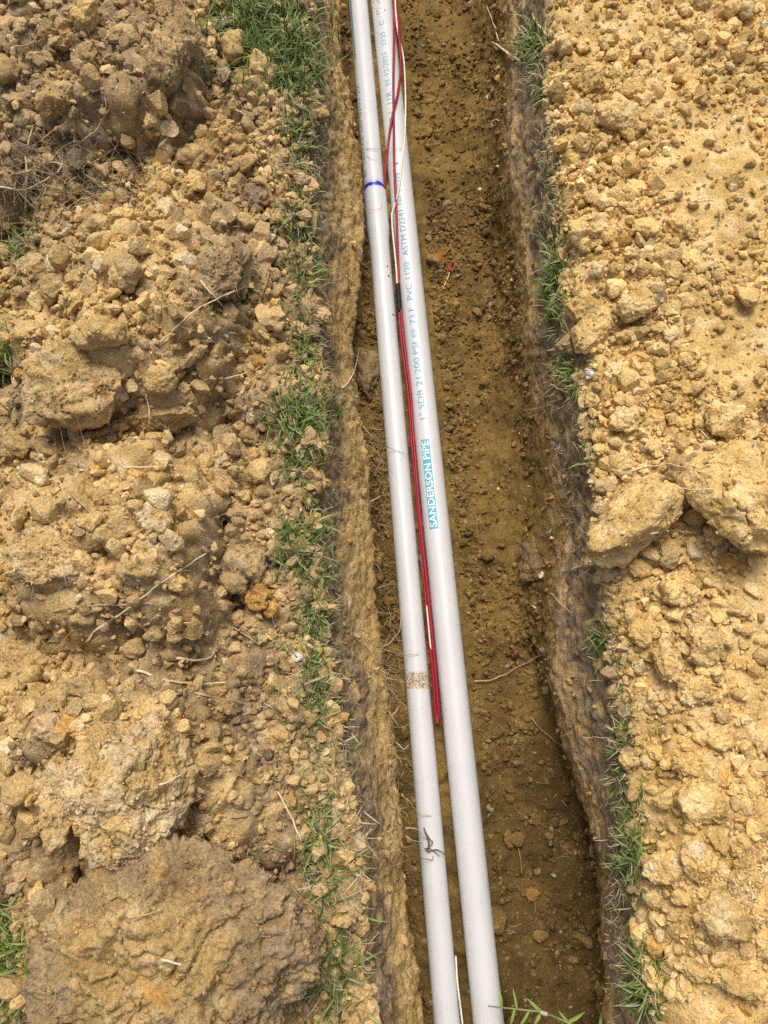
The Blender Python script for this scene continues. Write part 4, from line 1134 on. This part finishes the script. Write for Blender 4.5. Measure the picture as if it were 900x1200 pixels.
ROOTS = [
 ('long pale root slanting across the upper middle heap', [(187, 402), (205, 385), (228, 365), (255, 350), (288, 336)], .0011, 1),
 ('pale forked twig left of the long slanting heap root', [(235, 330), (248, 343), (262, 361)], .0010, 1),
 ('short pale root below the long slanting heap root', [(198, 425), (220, 420), (243, 411)], .0010, 1),
 ('thin pale root lying below the faceted clod', [(172, 462), (175, 480), (177, 498)], .0009, 1),
 ('short straight straw root above the pale square clod', [(264, 444), (285, 438), (305, 430)], .0009, 1),
 ('thick pale root at the hollow in the left heap', [(145, 548), (175, 547), (200, 546), (221, 546)], .0014, 1),
 ('long pale root crossing the broad heap from lower left to upper right', [(102, 752), (120, 733), (150, 713), (180, 690), (205, 672), (245, 646)], .0012, 1),
 ('thin tan root running left across the broad heap', [(18, 728), (50, 720), (85, 712), (125, 709), (165, 708), (185, 706)], .0009, 0),
 ('branched fibrous root falling down the middle heap', [(38, 515), (55, 545), (75, 570), (95, 590), (115, 612), (125, 622)], .0013, 0),
 ('short pale root on the right of the broad heap', [(190, 738), (205, 732), (228, 728)], .0010, 1),
 ('forked pale root near the dark broken clod', [(207, 770), (228, 773), (245, 770), (254, 758)], .0013, 1),
 ('long pale root above the huge pale lump', [(155, 783), (185, 794), (210, 800), (240, 801), (268, 800)], .0013, 1),
 ('thin root arching above the huge lump at the right', [(230, 812), (255, 818), (275, 822), (293, 826)], .0010, 0),
 ('straw coloured stub on the huge pale lump', [(187, 920), (200, 914), (216, 907)], .0010, 1),
 ('long thin vertical root down the lower grass strip', [(326, 928), (340, 955), (352, 985), (356, 1015), (364, 1045)], .0010, 1),
 ('dark vertical root beside the flat tan clod', [(337, 880), (344, 905), (346, 935)], .0009, 2),
 ('short curved root at the lower left grass', [(10, 1058), (28, 1060), (43, 1057)], .0012, 1),
 ('hooked root over the notch of the lower lumps', [(145, 1095), (160, 1078), (176, 1070), (190, 1066)], .0008, 0),
 ('pale root across the enormous sod lump', [(190, 1126), (205, 1130), (222, 1130), (235, 1133)], .0010, 1),
 ('long upright root at the top left', [(55, 0), (64, 20), (72, 40), (78, 60)], .0010, 0),
 ('forked root at the left of the top heap', [(18, 55), (35, 52), (45, 40), (47, 28)], .0011, 0),
 ('bent root on the face of the top heap', [(128, 25), (133, 45), (140, 62)], .0009, 0),
 ('upright straw at the top of the heap', [(143, 0), (146, 12), (148, 28)], .0009, 1),
 ('wavy root at the right foot of the top heap', [(184, 175), (198, 160), (203, 145), (206, 125)], .0012, 1),
 ('curly root under the top heap face', [(120, 105), (125, 125), (118, 145), (105, 160), (92, 168)], .0010, 0),
 ('long pale stem hanging by the root tangle', [(29, 250), (31, 215), (30, 185), (35, 160), (42, 135)], .0014, 1),
 ('pale root lying over the left root tangle', [(0, 219), (25, 222), (50, 213), (72, 195), (64, 175)], .0012, 1),
 ('arched root in the middle of the root tangle', [(18, 205), (45, 200), (75, 212), (100, 225), (130, 235)], .0011, 0),
 ('thin root sweeping under the tangle', [(40, 285), (60, 260), (85, 240), (115, 228), (150, 225)], .0010, 0),
 ('brown root crossing the tangle downward', [(65, 200), (60, 235), (48, 265), (30, 290)], .0010, 2),
 ('short forked root right of the tangle', [(95, 200), (112, 212), (128, 220), (140, 228)], .0009, 1),
 ('straw stalk at the right end of the tangle', [(150, 207), (160, 196), (168, 190)], .0010, 1),
 ('thin looping root beside the upper grass strip', [(325, 240), (322, 270), (318, 300), (312, 330), (300, 365)], .0008, 0),
 ('pale root in the upper grass', [(318, 104), (335, 98), (355, 103), (370, 112)], .0013, 1),
 ('yellow straw stalk lying below the upper grass patch', [(267, 183), (280, 176), (296, 169)], .0018, 3),
 ('small pale stub in the strip beneath the yellow stalk', [(268, 265), (290, 262), (307, 225)], .0007, 0),
 ('thin root branch at the slanting slab', [(270, 610), (282, 600), (300, 590), (318, 586)], .0009, 0),
 ('brown root left of the round mottled clod', [(268, 595), (270, 610), (264, 622)], .0008, 0),
 ('thin root on the left heap slope near the dark clod', [(275, 735), (290, 745), (305, 757)], .0008, 0),
 ('short root across the gap of the two biggest right clods', [(795, 572), (812, 574), (835, 573)], .0009, 1),
 ('pale root spanning between the long clod and the biggest clod', [(762, 626), (785, 623), (818, 625)], .0010, 1),
 ('long pale root arching above the long slanting clod', [(735, 553), (762, 546), (790, 545), (812, 550), (836, 558)], .0009, 1),
 ('thin root above the biggest right clod', [(812, 495), (825, 508), (843, 520)], .0008, 1),
 ('thin root below the angular right bank clods', [(660, 95), (690, 97), (715, 103)], .0008, 0),
 ('fine root near the pinkish grey clod', [(797, 720), (806, 730), (809, 741)], .0008, 1),
 ('thin dark twig on the right bank', [(842, 248), (843, 258), (843, 266)], .0007, 2),
 ('small dry twig beside the upright tan clod', [(808, 238), (825, 232), (838, 230)], .0009, 1),
 # in the trench
 ('pale blade like root poking over the upper right lip', [(610, 72), (600, 66), (590, 58), (577, 49)], .0022, 1),
 ('thin pale stem rising from the upper right lip', [(584, 48), (579, 30), (571, 8)], .0011, 1),
 ('white root beside the upper right grass', [(616, 44), (611, 36), (607, 31)], .0020, 1),
 ('pale dry stalk across the upper right grass', [(646, 46), (635, 34), (623, 17)], .0014, 1),
 ('small pale forked root on the right trench wall', [(573, 147), (580, 140), (586, 143)], .0010, 1),
 ('pale stalk along the right lip at the middle grass', [(632, 345), (639, 330), (644, 312), (641, 298)], .0012, 1),
 ('pale root sticking from the right wall below the lip grass', [(645, 451), (655, 455), (665, 460)], .0014, 1),
 ('long thin root lying across the trench floor', [(556, 798), (580, 795), (605, 783), (630, 770), (652, 757)], .0008, 0),
 ('short root hanging from the lower right wall', [(622, 840), (634, 855), (650, 868), (663, 875)], .0008, 0),
 ('thin root on the right wall face', [(645, 695), (655, 705), (668, 718)], .0009, 0),
 ('pale root pointing into the trench from the right lip', [(668, 668), (682, 662), (693, 657)], .0012, 1),
 ('forked root at the right lip under the long clod', [(663, 650), (672, 646), (680, 640)], .0009, 0),
 ('long root standing out of the left wall over the gap', [(402, 455), (412, 442), (418, 425), (421, 408)], .0010, 1),
 ('root looping out of the left wall toward the pipe', [(425, 500, .09), (437, 512, .085), (448, 520, .075), (455, 525, .05)], .0007, 0),
 ('thin root crossing onto the left pipe', [(432, 512, .07), (447, 519, .06), (456, 524, .036), (479, 534, .035)], .0005, 2),
 ('curling root hanging below the looping one', [(428, 520, .085), (440, 528, .08), (450, 545, .07), (449, 558, .06)], .0006, 0),
 ('straight root jutting from the left wall over the dark gap', [(424, 592, .08), (435, 587, .082), (447, 581, .08)], .0008, 1),
 ('root beard strand at the left wall lip', [(440, 690, .07), (452, 686, .075), (462, 680, .065)], .0007, 0),
 ('arched root from the left wall down to the pipe', [(445, 760, .085), (458, 752, .085), (468, 738, .07), (470, 715, .05)], .0008, 0),
 ('root ending on the dirty patch of the left pipe', [(447, 793, .085), (460, 796, .075), (476, 800, .045)], .0008, 1),
 ('root leaning on the left pipe above the dirty patch', [(447, 760, .085), (462, 765, .075), (476, 768, .038), (490, 766, .034)], .0006, 0),
 ('long root slanting down under the dirty patch', [(449, 800, .085), (460, 812, .075), (477, 830, .045)], .0008, 1),
 ('small forked root in the gap left of the pipe', [(455, 845, .065), (462, 836, .07), (467, 828, .065)], .0008, 1),
 ('short root near the gap below the dirty patch', [(464, 870, .07), (472, 878, .065), (479, 872, .06)], .0008, 1),
 ('thin root from the left wall bending over the pipe', [(470, 930, .075), (482, 942, .060), (491, 952, .038), (505, 957, .033)], .0007, 1),
 ('root from the wall reaching the root knot on the pipe', [(474, 970, .07), (488, 972, .055), (495, 978, .038), (500, 985, .034)], .0008, 1),
 ('straight root from the wall just above the root knot', [(476, 980, .07), (488, 986, .058), (496, 990, .036)], .0007, 1),
 ('thin root under the root knot', [(474, 1003, .07), (490, 1005, .05), (505, 1008, .035), (507, 1002, .034)], .0007, 2),
 ('dark knotted root lying on the left pipe', [(500, 975, .0345), (504, 990, .0355), (501, 998, .035), (510, 996, .036), (521, 1002, .034)], .0012, 2),
 ('dark sprig crossing the knotted root', [(497, 970, .034), (503, 984, .036), (506, 987, .036), (500, 996, .036)], .0009, 2),
 ('tiny dark branch of the knotted root', [(497, 995, .035), (504, 994, .0365), (515, 1003, .0345)], .0008, 2),
 ('fine hair lying across both pipes near the ink ring', [(429, 174, .032), (436, 175, .034), (448, 173, .033), (462, 174, .0385), (472, 173, .036)], .0004, 0),
 ('fine curled hair on the spigot above the ink ring', [(424, 178, .030), (432, 184, .0335), (440, 188, .033)], .0003, 0),
 ('fine curled hair on the bell below the ink ring', [(425, 246, .032), (436, 246, .0355), (445, 243, .036), (448, 236, .034)], .0003, 0),
]
RM = [M_ROOT, M_ROOT_PALE, M_ROOT_DARK, simple('yellow_straw', (.62, .52, .18), .6, .3, .15, 60)]
for lab, pts, r, k in ROOTS:
    root(lab, pts, r * (0.85 if any(len(p) == 3 for p in pts) else 1.0), RM[k], taper=0.45)
# fine hairs and rootlets in one mass
HV, HF, nb = [], [], 0
def hair_patch(cx, cy, sx_, sy_, n, L0, L1, r=0.00032, tilt=0.5, bias=None):
    global nb
    if 385 < cx < 480 and cy > 300: n = int(n * 1.5); r *= 1.35
    for _ in range(n):
        x, y = RNG.normal(cx, sx_), RNG.normal(cy, sy_)
        l, nn, _d = hit(x, y)
        L = RNG.uniform(L0, L1)
        t = RNG.normal(size=3); 
        if bias is not None: t = t * 0.6 + np.array(bias)
        t = t + np.array(nn) * tilt; t /= np.linalg.norm(t)
        bend = RNG.normal(size=3) * 0.7
        P = np.array([np.array(l) - t * .002, np.array(l) + t * L * .35 + bend * L * .06, np.array(l) + t * L * .7 + bend * L * .2, np.array(l) + t * L * .95 + bend * L * .42])
        V, F = tube_arrays(spline(P, 8), r * RNG.uniform(.7, 1.5), 3, .6, nb)
        HV.append(V); HF.append(F); nb += len(V)
for a in ((60, 210, 50, 28, 210, .012, .04), (445, 560, 6, 60, 90, .008, .028), (455, 760, 6, 40, 80, .008, .03), (462, 900, 7, 60, 70, .006, .022), (395, 560, 18, 150, 120, .006, .016),
          (652, 450, 14, 20, 80, .008, .026), (670, 650, 12, 40, 40, .008, .022), (430, 850, 20, 80, 80, .006, .016), (650, 100, 12, 40, 40, .008, .025), (230, 390, 20, 30, 50, .008, .022), (90, 575, 25, 40, 45, .008, .025), (40, 700, 35, 15, 60, .006, .02),
          (620, 1000, 50, 90, 30, .005, .014), (560, 300, 30, 250, 35, .004, .012), (800, 560, 20, 20, 25, .008, .02), (280, 600, 15, 25, 45, .008, .022), (330, 940, 15, 60, 60, .008, .026), (130, 420, 90, 90, 60, .012, .04), (120, 680, 90, 90, 60, .012, .04), (130, 900, 80, 80, 40, .012, .035), (100, 80, 70, 60, 50, .012, .04), (330, 500, 25, 300, 160, .008, .025), (430, 600, 12, 200, 60, .006, .02), (740, 600, 60, 300, 60, .008, .025)):
    hair_patch(*a)
hair_patch(70, 205, 55, 24, 130, .02, .055, r=.00055, tilt=.7)
hair_patch(30, 240, 25, 25, 50, .02, .05, r=.00055, tilt=.7)
hair_patch(90, 200, 60, 26, 160, .015, .04, r=.0004, tilt=.5)
V, F = np.vstack(HV), np.vstack(HF)
me = bpy.data.meshes.new('root_hairs'); me.from_pydata(V.tolist(), [], [tuple(dict.fromkeys(f)) for f in F.tolist()]); me.materials.append(M_ROOT)
tag(obj('root_hairs', me), kind='stuff')

# ------------------------------------------------------------------ grass
GREENS = np.array([[.115, .170, .034], [.165, .235, .046], [.070, .115, .024], [.23, .29, .075], [.30, .33, .11]])
DRY = np.array([[.55, .45, .26], [.42, .32, .17], [.62, .55, .38]])
def blades(specs, rng, dry=0.12, lift=0.0):
    """specs: (px, py, spread x, spread y, n, min length, max length)."""
    VV, FF, CC, n0 = [], [], [], 0
    for cx, cy, sx_, sy_, n, La, Lb in specs:
        for _ in range(int(n * 1.6)):
            x, y = rng.normal(cx, sx_ * .62), rng.normal(cy, sy_ * .62)
            l, nn, _d = hit(x, y, heroes=False)
            L = rng.uniform(La, Lb); isdry = rng.random() < dry; w = rng.uniform(.00028, .0006) if isdry else rng.uniform(.0005, .0011)
            az = rng.uniform(0, 2 * math.pi)
            out = np.array([math.cos(az), math.sin(az), 0.0]); side = np.array([-out[1], out[0], 0.0])
            lean = rng.uniform(.3, 2.0)
            col = DRY[rng.integers(3)] * rng.uniform(.6, 1.0) if isdry else GREENS[rng.choice(5, p=[.32, .28, .2, .14, .06])] * rng.uniform(.75, 1.25)
            p = np.array(l) - np.array([0, 0, .002]); a = math.pi / 2 - lean * .35
            K = 5
            for k in range(K + 1):
                t = k / K; ww = w * (1 - t ** 2.2) + .00008
                fold = np.array([0, 0, ww * .5])
                VV += [p - side * ww + fold, p, p + side * ww + fold]
                CC += [col] * 3
                if k < K:
                    b = n0 + k * 3
                    FF += [(b, b + 1, b + 4, b + 3), (b + 1, b + 2, b + 5, b + 4)]
                a = a - lean * (.75 / K) * 1.4
                p = p + (out * math.cos(a) + np.array([0, 0, 1]) * math.sin(a)) * (L / K)
            n0 += (K + 1) * 3
    return np.array(VV), np.array(FF), np.array(CC)
def tuft(label, specs, dry=0.12, seed=0, name='grass_tuft'):
    V, F, C = blades(specs, np.random.default_rng(seed + 300), dry)
    c = np.array([V[:, 0].mean(), V[:, 1].mean(), V[:, 2].min()])
    o = obj(name, mesh_np(name, V - c, F, M_GRASS, {'blade_colour': C})); o.location = c
    return tag(o, label, 'grass tuft', 'grass tufts along the trench')
TUFTS = [
 ('largest lush green grass patch, at the top beside the left trench lip', [(306, 45, 52, 46, 1200, .018, .040), (290, 0, 45, 20, 200, .016, .034), (342, 92, 26, 36, 360, .014, .032)], .06),
 ('green grass tuft below the largest patch, at the left lip', [(350, 160, 20, 24, 200, .010, .028)], .2),
 ('sparse grass strip left of the lip beside the ink ring', [(345, 255, 18, 45, 170, .010, .026)], .2),
 ('wispy grass at the left lip reaching over the wall', [(362, 325, 14, 26, 95, .012, .030)], .2),
 ('thin grass strip between the wispy lip grass and the spiky tuft', [(357, 410, 14, 34, 110, .010, .026)], .15),
 ('spiky green grass tuft at the left lip, level with the lettering', [(353, 490, 28, 26, 210, .014, .038)], .1),
 ('small grass sprig just under the spiky tuft', [(347, 546, 14, 14, 60, .010, .024)], .15),
 ('green grass tuft right of the round dark mottled clod', [(350, 645, 22, 30, 180, .012, .034)], .12),
 ('grass strip below the mottled clod tuft at the left lip', [(368, 725, 15, 40, 130, .010, .028)], .25),
 ('grass strip right of the flat tan clod', [(368, 810, 14, 45, 130, .010, .028)], .3),
 ('lower grass wisps right of the enormous sod lump', [(378, 990, 14, 45, 120, .012, .034)], .3),
 ('bottom grass strip at the left lip', [(390, 1130, 28, 56, 170, .012, .034)], .3),
 ('green tuft in the cleft beside the dark brown crusted lump', [(275, 345, 20, 14, 60, .010, .022)], .05),
 ('green grass in the hollow at the lower left corner', [(12, 1130, 20, 60, 380, .014, .034)], .08),
 ('dark grass in the hollow at the left edge', [(6, 450, 12, 40, 110, .014, .034)], .1),
 ('dark grass beneath the root tangle at the left', [(22, 282, 22, 22, 110, .014, .036)], .15),
 ('green grass under the right end of the root tangle', [(130, 208, 26, 12, 70, .012, .03)], .5),
 ('dark green grass tuft at the upper right lip', [(626, 55, 18, 20, 210, .012, .036)], .15),
 ('small tuft on the right lip under the upper one', [(638, 112, 10, 20, 60, .010, .026)], .25),
 ('grass wisps by the right lip beside the yellow ochre clod', [(648, 185, 10, 30, 60, .010, .024)], .35),
 ('long green grass strip on the right lip, middle height', [(650, 325, 13, 48, 270, .012, .032)], .08),
 ('grass sprig by the smooth yellowish round clod', [(668, 435, 11, 20, 90, .010, .028)], .1),
 ('small grass sprig left of the ragged tan clod', [(690, 512, 10, 26, 80, .008, .02)], .2),
 ('tiny grass blades under the long slanting clod', [(700, 660, 12, 20, 40, .008, .02)], .2),
 ('grass sprig at the right lip left of the egg shaped pair', [(704, 755, 12, 25, 70, .010, .026)], .2),
 ('grass strip left of the round clod at the right lip', [(729, 875, 8, 38, 60, .010, .024)], .2),
 ('green grass strip on the lower right lip beside the mottled clod', [(745, 985, 9, 50, 105, .010, .028)], .12),
 ('leafy sprig poking over the lower right lip', [(737, 1015, 14, 12, 60, .010, .026)], .15),
 ('grass strip in the bottom right lip below the orange yellow pebble', [(756, 1150, 13, 46, 170, .012, .034)], .15),
 ('tiny green plant alone on the bare right bank sand', [(832, 84, 9, 6, 16, .006, .014)], .0),
]
for k, (lab, sp_, dr) in enumerate(TUFTS):
    tuft(lab, sp_, dr, k)
# thin straw and stray blades along both lips
V1 = blades([(366, 300, 10, 300, 260, .005, .015), (388, 900, 16, 300, 260, .005, .014), (652, 300, 8, 300, 160, .006, .018), (725, 900, 8, 260, 160, .006, .018), (370, 640, 12, 60, 70, .008, .02), (386, 780, 10, 60, 90, .008, .02), (400, 880, 12, 40, 80, .008, .022), (412, 985, 14, 40, 110, .010, .026), (416, 1100, 12, 60, 50, .008, .02), (372, 380, 12, 40, 60, .008, .02), (366, 180, 10, 60, 70, .008, .022),
             (628, 92, 16, 16, 60, .008, .024), (655, 380, 10, 40, 40, .008, .02), (728, 1020, 10, 40, 60, .008, .02), (735, 1120, 8, 60, 60, .008, .02), (60, 215, 60, 25, 80, .015, .035), (640, 200, 12, 40, 30, .008, .02)], np.random.default_rng(77), 0.92)
o = obj('dry_straw', mesh_np('dry_straw', V1[0], V1[1], M_GRASS, {'blade_colour': V1[2]})); tag(o, kind='stuff')
V1 = blades([(300, 300, 30, 120, 40, .006, .016), (330, 800, 30, 150, 70, .008, .022), (720, 600, 25, 260, 60, .006, .016), (352, 300, 20, 330, 420, .006, .018), (372, 800, 18, 330, 300, .006, .018), (655, 250, 12, 250, 160, .006, .016), (730, 900, 14, 260, 160, .006, .016)], np.random.default_rng(78), 0.3)
o = obj('stray_grass', mesh_np('stray_grass', V1[0], V1[1], M_GRASS, {'blade_colour': V1[2]})); tag(o, kind='stuff')

# weed stem arching in at the bottom edge of the trench
def leaf(base, direc, L, w, droop=.3):
    direc = np.array(direc, float); direc /= np.linalg.norm(direc)
    side = np.cross(direc, [0, 0, 1.0]); side /= np.linalg.norm(side) + 1e-9
    VV, FF = [], []
    for k in range(7):
        t = k / 6; p = np.array(base) + direc * L * t + np.array([0, 0, -droop * L * t * t])
        ww = w * math.sin(math.pi * min(1, .18 + .82 * t)) if k < 6 else .0001
        VV += [p - side * ww + np.array([0, 0, ww * .4]), p, p + side * ww + np.array([0, 0, ww * .4])]
        if k < 6:
            b = k * 3; FF += [(b, b + 1, b + 4, b + 3), (b + 1, b + 2, b + 5, b + 4)]
    return np.array(VV), np.array(FF)
zs = .085
sb = at(700, 1215, zs)
wd = empty('weed_stem', sb); tag(wd, 'jointed green grass stem arching over the trench at the bottom edge', 'weed')
P = spline([at(700, 1216, zs), at(662, 1197, zs + .004), at(637, 1187, zs + .006), at(618, 1184, zs + .004), at(590, 1181, zs - .004), at(572, 1179, zs - .008)], 30)
M_STEM = simple('green_stem', (.20, .26, .09), .5, .35, .3, 80)
obj('stem', tube_mesh('stem', P - sb, .0011, M_STEM, 8, .4), wd)
obj('joint', tube_mesh('joint', spline([at(641, 1189, zs + .006), at(633, 1186, zs + .006)], 6) - sb, .0021, simple('pale_joint', (.55, .45, .30), .6, .3, .2, 80), 8), wd)
for (bx, by, tx, ty, w) in ((636, 1187, 619, 1172, .0016), (633, 1187, 626, 1204, .0016), (620, 1184, 606, 1212, .0014), (606, 1183, 602, 1160, .0012), (588, 1181, 586, 1160, .0014), (603, 1182, 598, 1206, .0014), (664, 1198, 688, 1188, .0018), (668, 1200, 655, 1186, .0012), (700, 1216, 709, 1178, .0016)):
    b_, t_ = at(bx, by, zs + .003), at(tx, ty, zs + .007)
    V, F = leaf(b_ - sb, t_ - b_, np.linalg.norm(t_ - b_), w)
    C = np.tile(GREENS[1] * 1.2, (len(V), 1))
    obj('leaf', mesh_np('leaf', V, F, M_GRASS, {'blade_colour': C}), wd)
wb = hit(597, 862)
V, F, C = blades([(597, 866, 2, 2, 3, .016, .024)], np.random.default_rng(5), 0)
o = obj('grass_sprig', mesh_np('grass_sprig', V - np.array(wb[0]), F, M_GRASS, {'blade_colour': C})); o.location = wb[0]
tag(o, 'single pale green grass blade standing on the trench floor', 'grass')
